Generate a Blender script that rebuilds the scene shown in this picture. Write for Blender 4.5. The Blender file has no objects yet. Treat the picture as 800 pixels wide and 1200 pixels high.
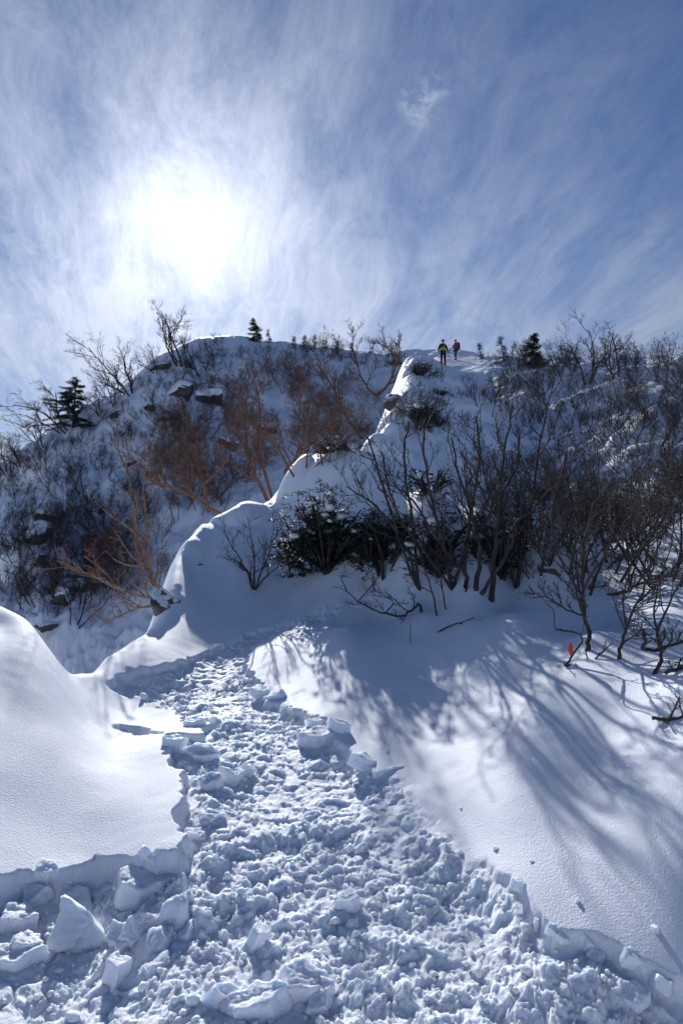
import bpy, math, random
import numpy as np
from math import radians, sin, cos, pi
from mathutils import Vector, Matrix

random.seed(7)
SC = bpy.context.scene
COL = SC.collection

# ------------------------------------------------------------------ camera, sky, sun, exposure
PITCH = radians(6.0)
CS, SN = cos(PITCH), sin(PITCH)
cam_d = bpy.data.cameras.new('camera')
cam = bpy.data.objects.new('camera', cam_d); COL.objects.link(cam)
cam_d.sensor_fit = 'VERTICAL'; cam_d.sensor_height = 36.0; cam_d.sensor_width = 24.0; cam_d.lens = 24.0
cam_d.clip_start = 0.05; cam_d.clip_end = 20000
cam.location = (0, 0, 0); cam.rotation_euler = (radians(90) + PITCH, 0, 0)
SC.camera = cam

SUN_AZ = radians(-13.0)      # seen from above, clockwise from +Y
SUN_EL = radians(28.1)
SUN_DIR = Vector((sin(SUN_AZ) * cos(SUN_EL), cos(SUN_AZ) * cos(SUN_EL), sin(SUN_EL)))

SC.view_settings.view_transform = 'Standard'
SC.view_settings.look = 'None'
SC.view_settings.gamma = 1.0
SC.view_settings.use_curve_mapping = False
SC.view_settings.exposure = 0.13
SC.render.film_transparent = False
SC.cycles.max_bounces = 6
SC.cycles.diffuse_bounces = 3
SC.cycles.transparent_max_bounces = 8

W = bpy.data.worlds.new('World'); SC.world = W; W.use_nodes = True
nt = W.node_tree; N = nt.nodes; L = nt.links
for n in list(N): N.remove(n)


def wn(tree, kind, **kw):
    n = tree.nodes.new(kind)
    for k, v in kw.items(): setattr(n, k, v)
    return n


class G:
    """tiny node-graph helper"""
    def __init__(s, tree): s.t = tree

    def m(s, op, a, b=None, c=None, clamp=False):
        n = s.t.nodes.new('ShaderNodeMath'); n.operation = op; n.use_clamp = clamp
        for i, v in enumerate((a, b, c)):
            if v is None: continue
            if isinstance(v, (int, float)): n.inputs[i].default_value = v
            else: s.t.links.new(v, n.inputs[i])
        return n.outputs[0]

    def vm(s, op, a, b=None, out=0):
        n = s.t.nodes.new('ShaderNodeVectorMath'); n.operation = op
        for i, v in enumerate((a, b)):
            if v is None: continue
            if isinstance(v, (tuple, list, Vector)): n.inputs[i].default_value = tuple(v)
            else: s.t.links.new(v, n.inputs[i])
        return n.outputs[out]

    def ramp(s, v, lo, hi, a=0.0, b=1.0, smooth=True):
        n = s.t.nodes.new('ShaderNodeMapRange'); n.interpolation_type = 'SMOOTHSTEP' if smooth else 'LINEAR'
        s.t.links.new(v, n.inputs[0])
        for i, x in enumerate((lo, hi, a, b)): n.inputs[i + 1].default_value = x
        return n.outputs[0]

    def noise(s, vec, scale, detail=4, rough=0.5, dist=0.0, out='Fac'):
        n = s.t.nodes.new('ShaderNodeTexNoise')
        if vec is not None: s.t.links.new(vec, n.inputs['Vector'])
        n.inputs['Scale'].default_value = scale; n.inputs['Detail'].default_value = detail
        n.inputs['Roughness'].default_value = rough; n.inputs['Distortion'].default_value = dist
        return n.outputs[out]

    def mix(s, f, a, b, mode='MIX'):
        n = s.t.nodes.new('ShaderNodeMix'); n.data_type = 'RGBA'; n.blend_type = mode
        for i, v in ((0, f), (6, a), (7, b)):
            if isinstance(v, (int, float)): n.inputs[i].default_value = v
            elif isinstance(v, (tuple, list)): n.inputs[i].default_value = tuple(v) + ((1,) if len(v) == 3 else ())
            else: s.t.links.new(v, n.inputs[i])
        return n.outputs[2]


g = G(nt)
SKY_K = 0.055     # strength of the physical sky
tc = wn(nt, 'ShaderNodeTexCoord')
dirv = tc.outputs['Generated']
sky = wn(nt, 'ShaderNodeTexSky', sky_type='NISHITA')
sky.sun_disc = False; sky.sun_elevation = SUN_EL; sky.sun_rotation = SUN_AZ
sky.altitude = 2200; sky.air_density = 1.0; sky.dust_density = 0.0; sky.ozone_density = 2.0
sep = wn(nt, 'ShaderNodeSeparateXYZ'); L.new(dirv, sep.inputs[0])
# a high sheet of cirrus: direction carried to a plane overhead, fibres drawn out along the wind
zz = g.m('ADD', g.m('MAXIMUM', sep.outputs[2], 0.0), 0.17)
cx = g.m('DIVIDE', sep.outputs[0], zz); cy = g.m('DIVIDE', sep.outputs[1], zz)
def sheetvec(kx, ky, kz, shear=0.0):
    c = wn(nt, 'ShaderNodeCombineXYZ')
    L.new(g.m('ADD', g.m('MULTIPLY', cx, kx), g.m('MULTIPLY', cy, shear)), c.inputs[0]); L.new(g.m('MULTIPLY', cy, ky), c.inputs[1]); c.inputs[2].default_value = kz
    return c.outputs[0]
warp = g.noise(sheetvec(1.0, 0.8, 0.3), 1.6, 3, 0.5, out='Color')
wv = g.vm('MULTIPLY', g.vm('SUBTRACT', warp, (0.5, 0.5, 0.5)), (0.26, 0.34, 0.0))
fib = g.noise(g.vm('ADD', sheetvec(1.0, 0.20, 0.0, 0.22), wv), 9.0, 13, 0.76)
fib2 = g.noise(g.vm('ADD', sheetvec(1.0, 0.42, 5.0, 0.15), wv), 4.5, 11, 0.72)
big = g.noise(sheetvec(0.8, 0.35, 3.7), 1.4, 4, 0.55)
dot = g.vm('DOT_PRODUCT', dirv, tuple(SUN_DIR), out=1)
ang = g.m('ARCCOSINE', g.m('MINIMUM', dot, 0.99999))          # radians from the sun
near = g.m('POWER', 2.71828, g.m('MULTIPLY', ang, -3.2))
tex = g.m('ADD', g.m('MULTIPLY', g.ramp(fib, 0.24, 0.80), 0.6), g.m('MULTIPLY', g.ramp(fib2, 0.35, 0.70), 0.5))
cover = g.m('ADD', g.ramp(big, 0.38, 0.66, 0.02, 0.30), g.m('MULTIPLY', near, 1.15))
cl = g.m('MULTIPLY', tex, cover)
# one small torn wisp high right of the sun
_wd = Vector((float((495 - 400) / 800), CS - (600 - 116) / 800 * SN, SN + (600 - 116) / 800 * CS)).normalized()
wdot = g.m('ARCCOSINE', g.m('MINIMUM', g.vm('DOT_PRODUCT', dirv, tuple(_wd), out=1), 0.99999))
wn3 = g.noise(g.vm('MULTIPLY', dirv, (1.0, 1.0, 1.6)), 26.0, 8, 0.65, 0.6)
wisp = g.m('MULTIPLY', g.ramp(wdot, 0.045, 0.0, 0.0, 1.0), g.ramp(wn3, 0.36, 0.62, 0.0, 0.75))
cl = g.m('ADD', cl, wisp)
low = g.ramp(sep.outputs[2], 0.26, 0.55, 0.75, 0.0)          # the veil thickens towards the horizon
cl = g.m('ADD', cl, g.m('MULTIPLY', low, g.m('MULTIPLY', g.m('ADD', 0.30, g.m('MULTIPLY', tex, 0.8)), g.ramp(ang, 0.5, 1.8, 1.0, 0.35))), clamp=True)
# light the sun scatters forward through the veil
glow = g.m('MULTIPLY', g.m('POWER', 2.71828, g.m('MULTIPLY', ang, -12.0)), 0.60)
glow2 = g.m('MULTIPLY', g.m('POWER', 2.71828, g.m('MULTIPLY', ang, -5.5)), 0.27)
gl = g.m('ADD', glow, g.m('MULTIPLY', glow2, g.m('ADD', 0.45, g.m('MULTIPLY', tex, 0.9))))
cloudb = g.m('ADD', 0.28, g.m('MULTIPLY', g.m('POWER', 2.71828, g.m('MULTIPLY', ang, -1.8)), 0.58))
skyc = g.mix(1.0, sky.outputs[0], (SKY_K * 0.84, SKY_K * 1.06, SKY_K * 1.40), 'MULTIPLY')
cc = wn(nt, 'ShaderNodeCombineColor')
L.new(g.m('MULTIPLY', cloudb, 0.84), cc.inputs[0]); L.new(g.m('MULTIPLY', cloudb, 0.95), cc.inputs[1]); L.new(g.m('MULTIPLY', cloudb, 1.18), cc.inputs[2])
mixc = g.mix(g.m('MULTIPLY', cl, 0.8), skyc, cc.outputs[0])
gc = wn(nt, 'ShaderNodeCombineColor')
for i, k in enumerate((1.0, 0.99, 1.0)): L.new(g.m('MULTIPLY', gl, k), gc.inputs[i])
tot = g.mix(1.0, mixc, gc.outputs[0], 'ADD')
bgn = wn(nt, 'ShaderNodeBackground'); bgn.inputs['Strength'].default_value = 1.0
L.new(tot, bgn.inputs[0])
wo = wn(nt, 'ShaderNodeOutputWorld'); L.new(bgn.outputs[0], wo.inputs[0])

sun_d = bpy.data.lights.new('sun', 'SUN'); sun_d.energy = 5.0; sun_d.angle = radians(0.5); sun_d.color = (1.0, 0.985, 0.975)
sun_o = bpy.data.objects.new('sun', sun_d); COL.objects.link(sun_o)
sun_o.rotation_euler = (-SUN_DIR).to_track_quat('-Z', 'Y').to_euler()

# ------------------------------------------------------------------ numpy noise
_rs = np.random.RandomState(11)
_perm = _rs.permutation(256); _perm = np.concatenate([_perm, _perm, _perm])
_ga = _rs.rand(256) * 2 * pi
_gx, _gy = np.cos(_ga), np.sin(_ga)
_rnd = _rs.rand(256)


def _h(ix, iy, seed=0):
    return _perm[(_perm[(ix + seed * 17) & 255] + iy + seed * 31) & 255]


def perlin(x, y, seed=0):
    xi = np.floor(x).astype(np.int64); yi = np.floor(y).astype(np.int64)
    xf, yf = x - xi, y - yi
    u = xf * xf * xf * (xf * (xf * 6 - 15) + 10); v = yf * yf * yf * (yf * (yf * 6 - 15) + 10)

    def gr(dx, dy):
        h = _h(xi + dx, yi + dy, seed)
        return _gx[h] * (xf - dx) + _gy[h] * (yf - dy)
    a = gr(0, 0); b = gr(1, 0); c = gr(0, 1); d = gr(1, 1)
    return ((a + u * (b - a)) + v * ((c + u * (d - c)) - (a + u * (b - a)))) * 1.5


def fbm(x, y, oct=4, gain=0.5, seed=0):
    s = 0; amp = 1.0
    for o in range(oct):
        s = s + amp * perlin(x, y, seed + o); amp *= gain; x = x * 2.03 + 11.3; y = y * 2.03 + 5.7
    return s


def billow(x, y, oct=4, gain=0.5, seed=0):
    s = 0; amp = 1.0
    for o in range(oct):
        s = s + amp * (np.abs(perlin(x, y, seed + o)) * 2 - 0.5); amp *= gain; x = x * 2.1 + 3.3; y = y * 2.1 + 9.7
    return s


def blocks(x, y, seed=0):
    """broken clods: each cell its own height and tilt, a crease between cells"""
    xi = np.floor(x).astype(np.int64); yi = np.floor(y).astype(np.int64)
    d1 = np.full(x.shape, 9.0); d2 = np.full(x.shape, 9.0); val = np.zeros(x.shape)
    for dx in (-1, 0, 1):
        for dy in (-1, 0, 1):
            h = _h(xi + dx, yi + dy, seed); h2 = _h(xi + dx + 57, yi + dy + 91, seed)
            ox = xi + dx + 0.15 + 0.7 * _rnd[h]; oy = yi + dy + 0.15 + 0.7 * _rnd[h2]
            ex, ey = x - ox, y - oy
            d = np.sqrt(ex * ex + ey * ey)
            v = (_rnd[(h * 7 + 3) & 255] - 0.5) * 1.3 + ex * (_rnd[(h2 * 5) & 255] - 0.5) * 1.5 + ey * (_rnd[(h * 3 + h2) & 255] - 0.5) * 1.5
            closer = d < d1
            d2 = np.where(closer, d1, np.minimum(d2, d)); val = np.where(closer, v, val); d1 = np.where(closer, d, d1)
    e = np.clip((d2 - d1) / 0.16, 0, 1)
    return val * e + (e - 1) * 0.45


def sstep(a, b, x):
    t = np.clip((x - a) / (b - a), 0, 1); return t * t * (3 - 2 * t)


# ------------------------------------------------------------------ the lie of the land
def ray(px, py):
    """photo pixel -> (x per metre of Y, z per metre of Y)"""
    a0 = (np.asarray(px, float) - 400) / 800.0; b = (600 - np.asarray(py, float)) / 800.0
    dy = CS - b * SN; dz = SN + b * CS
    return a0 / dy, dz / dy


_YK = np.array([[0.5, 0.5], [2.7, 2.7], [10, 7.7], [16, 11.6], [22, 16], [30, 23.5], [42, 38], [52, 51], [60, 60], [400, 400]])


def ymap(Y):
    """first survey distances -> distances once the slope was found to be steeper"""
    return float(np.interp(Y, _YK[:, 0], _YK[:, 1]))


def shrink(Y):
    """how much nearer than first surveyed something at distance Y stands"""
    return float(Y / np.interp(Y, _YK[:, 1], _YK[:, 0]))


class Sheet:
    """thin-plate surface through surveyed points: (px, py, Y) seen points, (px, 'z', Y, z) hidden ones"""
    def __init__(s, pts, vs=0.42, lam=2e-4, remap=True):
        P = []; Wv = []
        for p in pts:
            if remap and -300 <= p[0] <= 160 and 3.4 < p[2] < 8.6 and (p[1] == 'z' or p[1] < 1015):      # the left drift is gentler
                yn = 2.7 + (p[2] - 2.7) * .87; p = (p[0], p[1], yn) + ((p[3] * yn / p[2],) if p[1] == 'z' else ())
            elif remap: p = (p[0], p[1], ymap(p[2]) * (1 - .07 * min(1, max(0, (p[0] - 480) / 150)) * (5 < p[2] < 14))) + ((p[3] * ymap(p[2]) / p[2],) if p[1] == 'z' else ())
            if p[1] == 'z':
                P.append(((p[0] - 400) / 800.0, math.log(p[2]) * vs)); Wv.append(p[3] / p[2])
            else:
                a, w = ray(p[0], p[1]); P.append((float(a), math.log(p[2]) * vs)); Wv.append(float(w))
        P = np.array(P); n = len(P)
        K = s.k(np.linalg.norm(P[:, None] - P[None], axis=2)) + lam * np.eye(n)
        A = np.zeros((n + 3, n + 3)); A[:n, :n] = K; A[:n, n] = 1; A[:n, n + 1:] = P; A[n, :n] = 1; A[n + 1:, :n] = P.T
        s.c = np.linalg.solve(A, np.concatenate([Wv, np.zeros(3)])); s.P = P; s.vs = vs; s.n = n

    @staticmethod
    def k(r):
        r2 = r * r
        return r2 * np.log(np.maximum(r2, 1e-18)) * 0.5

    def __call__(s, a, v):
        u = v * s.vs
        out = s.c[s.n] + s.c[s.n + 1] * a + s.c[s.n + 2] * u
        for i in range(s.n):
            r2 = (a - s.P[i, 0]) ** 2 + (u - s.P[i, 1]) ** 2
            out = out + s.c[i] * r2 * np.log(np.maximum(r2, 1e-18)) * 0.5
        return out


NEAR = Sheet([
    # under and beside the camera
    (-500, 'z', 1.0, -1.5), (400, 'z', 1.0, -1.6), (1300, 'z', 1.0, -1.5),
    (-500, 'z', 2.5, -1.0), (1300, 'z', 2.5, -1.0), (-400, 'z', 4.5, -0.3), (1250, 'z', 4.5, -0.3),
    # trail
    (0, 1200, 2.70), (400, 1200, 2.68), (800, 1200, 2.62), (200, 1100, 3.28), (450, 1080, 3.42),
    (380, 1000, 4.26), (330, 900, 5.8), (300, 850, 7.0), (250, 800, 9.0), (245, 770, 10.3), (330, 735, 11.3), (400, 712, 11.8), (450, 690, 12.2),
    # left drift
    (0, 1010, 3.85), (0, 900, 4.6), (0, 800, 5.5), (0, 752, 6.1), (-2, 732, 6.7), (0, 'z', 8.0, -1.0), (0, 'z', 10.0, -4.2),
    (100, 1000, 4.1), (100, 900, 5.0), (100, 850, 5.8), (100, 805, 6.9), (92, 790, 7.3), (80, 'z', 9.6, -2.9), (90, 'z', 12.5, -5.5),
    (200, 950, 4.8), (210, 865, 6.5), (150, 820, 7.3), (-200, 700, 6.5), (-200, 900, 4.0), (-200, 'z', 9.0, -1.5), (-200, 'z', 13., -5.0),
    (40, 752, 7.2), (60, 'z', 9., -2.2),
    # spur on the far side of the gully mouth
    (118, 778, 9.6), (150, 757, 10.4), (180, 735, 11.0), (205, 708, 11.7), (190, 770, 9.6),
    (90, 'z', 16, -8), (130, 'z', 14, -6), (150, 'z', 15.0, -4.5), (150, 'z', 20, -8),
    (192, 692, 12.4), (203, 658, 13.4), (218, 633, 14.4), (236, 612, 15.4), (165, 'z', 16.5, -5.0), (190, 'z', 18.5, -4.0), (220, 'z', 20., -3.),
    (250, 735, 11.3), (250, 695, 12.8), (225, 672, 13.4), (245, 640, 14.6), (258, 614, 15.8), (285, 596, 16.6), (320, 589, 17.0),
    (255, 'z', 19.0, -1.0), (320, 'z', 20.0, 0.5), (260, 'z', 22, -5.0), (330, 'z', 23, -1.5),
    (330, 700, 13.0), (330, 645, 15.2), (330, 605, 16.6),
    # boulders under snow with bushes
    (348, 553, 18.4), (390, 538, 18.2), (330, 567, 18.1), (440, 542, 16.4), (465, 552, 16.0), (455, 'z', 19.5, 2.0), (390, 590, 15.2), (400, 660, 13.1), (450, 660, 12.6), (475, 600, 12.9),
    (400, 'z', 20.0, 2.0), (400, 'z', 24.0, 1.0), (505, 582, 12.5), (500, 'z', 15.5, 1.4), (500, 'z', 19.0, 1.6), (500, 'z', 27.0, 1.0), (560, 604, 12.1), (560, 'z', 14.5, 1.0), (560, 'z', 18., 1.1), (620, 628, 12.2),
    # right drift
    (820, 1120, 2.9), (640, 1070, 3.3), (550, 1000, 4.15), (460, 900, 5.7), (400, 850, 6.8), (335, 800, 8.7),
    (800, 1000, 3.45), (800, 900, 4.15), (800, 840, 4.8), (805, 800, 5.5), (700, 1000, 3.7), (700, 900, 4.8), (700, 800, 6.5), (700, 760, 7.3), (700, 738, 7.9), (700, 'z', 9.2, -0.75),
    (600, 900, 5.2), (600, 800, 7.3), (600, 760, 8.2), (600, 714, 9.7), (600, 'z', 10.6, -0.42), (500, 800, 7.8), (500, 750, 9.2), (500, 718, 10.3), (500, 705, 11.1),
    (400, 800, 8.0), (400, 760, 9.1), (405, 733, 10.2), (400, 'z', 11.0, -0.68), (320, 772, 9.6), (335, 752, 10.2),
    (1000, 1000, 3.0), (1000, 800, 4.6), (1000, 'z', 7.0, -0.4), (850, 'z', 7.0, -0.9), (1000, 'z', 10.0, -0.3),
    (700, 700, 11.0), (700, 668, 13.0), (650, 648, 13.2), (600, 680, 11.7), (600, 658, 12.0), (520, 672, 11.7), (800, 700, 10.0), (800, 660, 12.5),
    (650, 'z', 16.0, 0.5), (750, 'z', 18.0, 1.2), (600, 'z', 20., 0.5), (850, 'z', 18.0, 0.8), (650, 'z', 30, -3), (900, 'z', 30, -3),
    (1200, 'z', 14.0, 0.0), (1200, 'z', 30, -3), (-300, 'z', 25, -9), (100, 'z', 30, -10), (300, 'z', 32, -8), (450, 'z', 34, -3),
])

RIDGE = Sheet([
    (600, 660, 17.0), (600, 620, 20.0), (600, 560, 26.0), (600, 500, 33.0), (600, 440, 43.0), (600, 418, 50.0),
    (700, 640, 17.0), (700, 600, 20.0), (700, 560, 24.0), (700, 500, 31.0), (700, 440, 42.0), (700, 419, 47.5), (640, 419, 49.0),
    (800, 640, 15.0), (800, 560, 21.5), (800, 500, 28.0), (800, 440, 38.0), (800, 422, 43.0), (740, 420, 45.0),
    (540, 560, 24.0), (540, 500, 32.0), (540, 460, 39.0), (540, 432, 48.0), (545, 419, 53.0), (520, 431, 48.0), (515, 418, 53.5), (575, 418, 52.),
    (460, 530, 21.5), (470, 500, 26.0), (480, 465, 33.0), (490, 440, 40.0), (498, 424, 46.0),
    (450, 520, 21.0), (455, 507, 24.0), (460, 478, 30.0), (470, 440, 37.5), (475, 424, 44.0),
    (425, 533, 20.5), (418, 'z', 26.0, 3.0), (428, 'z', 31., 4.5), (440, 'z', 38., 7.4), (442, 'z', 45., 10.0), (385, 'z', 21., 1.2),
    (340, 'z', 21.0, 0.5), (330, 'z', 30.0, -1.0), (360, 'z', 40., 1.0), (380, 'z', 50, 3.),
    (200, 'z', 20.0, -9.0), (200, 'z', 30.0, -8.0), (200, 'z', 50., -4.0), (0, 'z', 20., -12.), (0, 'z', 60., -12.), (-400, 'z', 30., -16.), (-400, 'z', 70., -14),
    (400, 'z', 14.0, -1.8), (600, 'z', 12.5, -1.6), (800, 'z', 11.0, -1.4), (1100, 'z', 10.0, -1.0), (600, 'z', 8.0, -3), (900, 'z', 7., -3), (300, 'z', 8., -4), (0, 'z', 8., -6), (400, 'z', 4, -3), (900, 'z', 3.5, -3), (0, 'z', 4., -4),
    (1000, 'z', 18.0, 1.6), (1000, 'z', 28.0, 5.8), (1000, 'z', 42.0, 12.5), (1300, 'z', 18., 1.), (1300, 'z', 30., 4.), (1300, 'z', 42., 8.),
    (500, 'z', 60, 18.2), (600, 'z', 60.0, 17.6), (800, 'z', 55.0, 15.5), (1000, 'z', 55.0, 13.0), (450, 'z', 60, 15.),
    (500, 'z', 75, 17), (800, 'z', 75.0, 13.0), (1200, 'z', 75, 6.),
    (600, 'z', 120, 14), (1000, 'z', 120.0, 5.0), (200, 'z', 120, 0), (-400, 'z', 120, -20), (600, 'z', 250, -10), (1200, 'z', 250., -20), (-400, 'z', 250, -60),
])

HILL = Sheet([
    (0, 'z', 28.0, -7.5), (0, 720, 33.5), (0, 650, 40.0), (0, 600, 47.0), (0, 560, 55.0), (0, 543, 60.0), (0, 'z', 70., 10.),
    (95, 785, 30.0), (95, 700, 35.5), (100, 600, 45.0), (100, 540, 51.0), (100, 500, 55.5), (105, 477, 60.0), (105, 'z', 70., 16.5),
    (50, 510, 60.0), (150, 452, 61.0), (150, 500, 54.0), (180, 424, 62.0), (205, 412, 63.0), (232, 397, 65.0), (180, 600, 43.0), (180, 690, 34.0), (190, 'z', 25., -6.0),
    (280, 395, 66.5), (340, 400, 68.0), (400, 407, 69.0), (480, 410, 69.0), (560, 418, 69),
    (250, 425, 61.0), (250, 460, 57.0), (250, 520, 50.0), (250, 600, 41.0), (250, 'z', 32., 0.),
    (330, 430, 62.0), (330, 470, 56.0), (330, 540, 47.0), (330, 'z', 38., 3.), (400, 430, 62.), (400, 470, 55.5), (400, 'z', 45., 8.), (480, 440, 60.0), (480, 'z', 50., 10.),
    (280, 'z', 78, 25.5), (180, 'z', 78, 21.5), (400, 'z', 80, 23.5), (0, 'z', 80., 8.), (560, 'z', 80, 18.), (-200, 'z', 60., 3.), (-200, 'z', 40., -5.), (-200, 'z', 28., -9.), (-500, 'z', 60., -8.), (-500, 'z', 30., -14.), (-500, 'z', 100, -14),
    (700, 'z', 70., 8.), (700, 'z', 45., 0.), (1200, 'z', 70., 0.), (1200, 'z', 40., -6.), (700, 'z', 25, -8), (400, 'z', 25, -6.), (1200, 'z', 20, -12),
    (100, 'z', 18., -11.), (400, 'z', 14., -11.), (-400, 'z', 14, -14), (1100, 'z', 12, -14), (300, 'z', 6., -9.), (900, 'z', 6, -9), (-400, 'z', 6, -9), (400, 'z', 1., -4), (-400, 'z', 1., -4), (1200, 'z', 1., -4),
    (300, 'z', 130, 15), (0, 'z', 130, -5), (700, 'z', 130, 5), (300, 'z', 250, -30), (-400, 'z', 250, -70), (1200, 'z', 250, -40), (-400, 'z', 130, -30), (1200, 'z', 130, -10),
], remap=False)


def smax(a, b, k):
    h = np.clip(0.5 + 0.5 * (a - b) / k, 0, 1)
    return b + (a - b) * h + k * h * (1 - h)


def lump(x, Y, px, py, Yc, rx, ry, h, rot=0.0, p=2.0):
    """snow-covered boulder: a rounded swelling centred on a surveyed point"""
    k_ = ymap(Yc) / Yc; Yc = Yc * k_; rx *= k_; ry *= k_; h *= k_
    a, w = ray(px, py); cx_, cy_ = float(a) * Yc, Yc
    ex, ey = x - cx_, Y - cy_
    u = (ex * cos(rot) + ey * sin(rot)) / rx; v = (-ex * sin(rot) + ey * cos(rot)) / ry
    d = np.clip(1 - (u * u + v * v), 0, 1)
    return h * d ** (1.0 / p) * sstep(0, 0.35, d)


LUMPS = [  # px, py, Y, rx, ry, h, rot
    (400, 566, 17.0, 1.8, 1.2, 0.30, 0.1), (285, 610, 16.2, 0.9, 0.6, 0.22, 0.3), (345, 590, 17.2, .5, .45, .3, 0.),
    (445, 520, 21.0, 1.2, 0.8, 0.5, 0.2), (470, 500, 24.5, 1.6, 1.2, 0.6, 0.), (505, 470, 31.0, 1.8, 1.5, 0.9, 0.), (470, 478, 28.5, 1.6, 1.4, 0.9, 0.5),
    (520, 445, 40.0, 1.8, 1.4, 0.7, 0.), (560, 490, 33.5, 2.0, 1.3, 0.9, 0.3), (600, 485, 35., 1.8, 1.2, 1.0, 0.), (575, 520, 30., 1.6, 1., .6, 0.),
    (650, 650, 13.3, 0.9, 0.6, 0.35, -0.2), (700, 655, 13.6, 0.7, 0.5, 0.25, 0.), (640, 540, 27., 2., 1.2, .8, 0.), (720, 560, 24., 1.8, 1.1, .7, 0.),
    (760, 520, 27., 1.8, 1.2, .7, 0.), (690, 480, 35., 2.2, 1.4, .9, 0.), (610, 600, 20., 1.2, 0.8, .5, 0.), (540, 545, 24., 1.0, .8, .5, 0.),
    (395, 480, 41., 2., 1.6, 1.2, 0.), (250, 460, 57., 1.8, 1.2, 1.1, 0.), (160, 480, 56., 2.5, 1.6, 1.0, .4), (60, 545, 54., 2.5, 1.6, 1., .4),
    (130, 560, 49., 2., 1.4, 1.1, 0.), (200, 520, 51., 2., 1.4, 1.1, .3), (90, 620, 43., 1.8, 1.3, 1.1, 0.), (30, 640, 42., 1.8, 1.3, 1.1, 0.), (140, 700, 34., 1.6, 1., .8, 0.),
    (300, 450, 59., 2., 1.3, 1., 0.), (210, 600, 44., 1.6, 1.2, .9, 0.), (60, 690, 37., 1.6, 1.2, .9, 0.),
]

# churned trail: outline surveyed in the photo, later held as metres on the ground
TRAIL_PX = [(-260, 1060), (-60, 1040), (5, 1032), (30, 1020), (80, 1018), (110, 1006), (160, 1004), (213, 1002), (216, 985), (206, 960), (216, 935), (208, 915), (205, 895),
            (196, 872), (184, 864), (160, 858), (125, 848), (160, 852), (205, 858), (232, 859), (236, 847), (212, 838), (160, 815), (125, 803), (150, 790), (200, 776), (238, 768), (262, 755), (300, 738), (345, 722),
            (390, 704), (440, 684), (470, 682), (452, 697), (410, 716), (350, 735), (305, 752), (290, 772), (300, 800), (340, 830), (385, 852), (412, 884), (455, 905),
            (480, 930), (520, 968), (560, 1010), (600, 1035), (628, 1062), (650, 1082), (700, 1092), (760, 1130), (800, 1150), (870, 1180), (1000, 1230)]


def base_w(a, v):
    Y = np.exp(v)
    n = NEAR(a, v) * Y; r = RIDGE(a, v) * Y; h = HILL(a, v) * Y
    return n, r, h


def find_Y(px, py, fn, lo=1.0, hi=110., n=2400):
    a, w = ray(px, py); a = float(a); w = float(w)
    v = np.linspace(math.log(lo), math.log(hi), n)
    z = fn(np.full(n, a), v)
    k = np.nonzero(z / np.exp(v) >= w)[0]
    if len(k) == 0: return None
    k = k[0]
    return float(np.exp(v[k])) if k == 0 else float(np.exp(v[k]))


def near_z(a, v): return NEAR(a, v) * np.exp(v)


_tp = []
for (px_, py_) in TRAIL_PX:
    Yt = find_Y(px_, py_, near_z, 1.0, 30., 900) or 15.0
    a_, _ = ray(px_, py_); _tp.append((float(a_) * Yt, Yt))
_tp += [(1.6, 1.9), (1.6, -3.0), (-1.9, -3.0), (-4.0, 1.6)]
TRAIL = np.array(_tp)


def trail_sd(x, y):
    """signed distance in metres, positive inside the trail"""
    P = TRAIL; n = len(P)
    d = np.full(x.shape, 1e9); ins = np.zeros(x.shape, bool)
    for i in range(n):
        ax, ay = P[i]; bx_, by_ = P[(i + 1) % n]
        ex, ey = bx_ - ax, by_ - ay
        t = np.clip(((x - ax) * ex + (y - ay) * ey) / (ex * ex + ey * ey + 1e-12), 0, 1)
        d = np.minimum(d, (x - ax - t * ex) ** 2 + (y - ay - t * ey) ** 2)
        cr = (ay > y) != (by_ > y)
        xi = ax + (y - ay) * ex / (ey if abs(ey) > 1e-9 else 1e-9)
        ins ^= cr & (x < xi)
    d = np.sqrt(d)
    return np.where(ins, d, -d)


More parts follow.
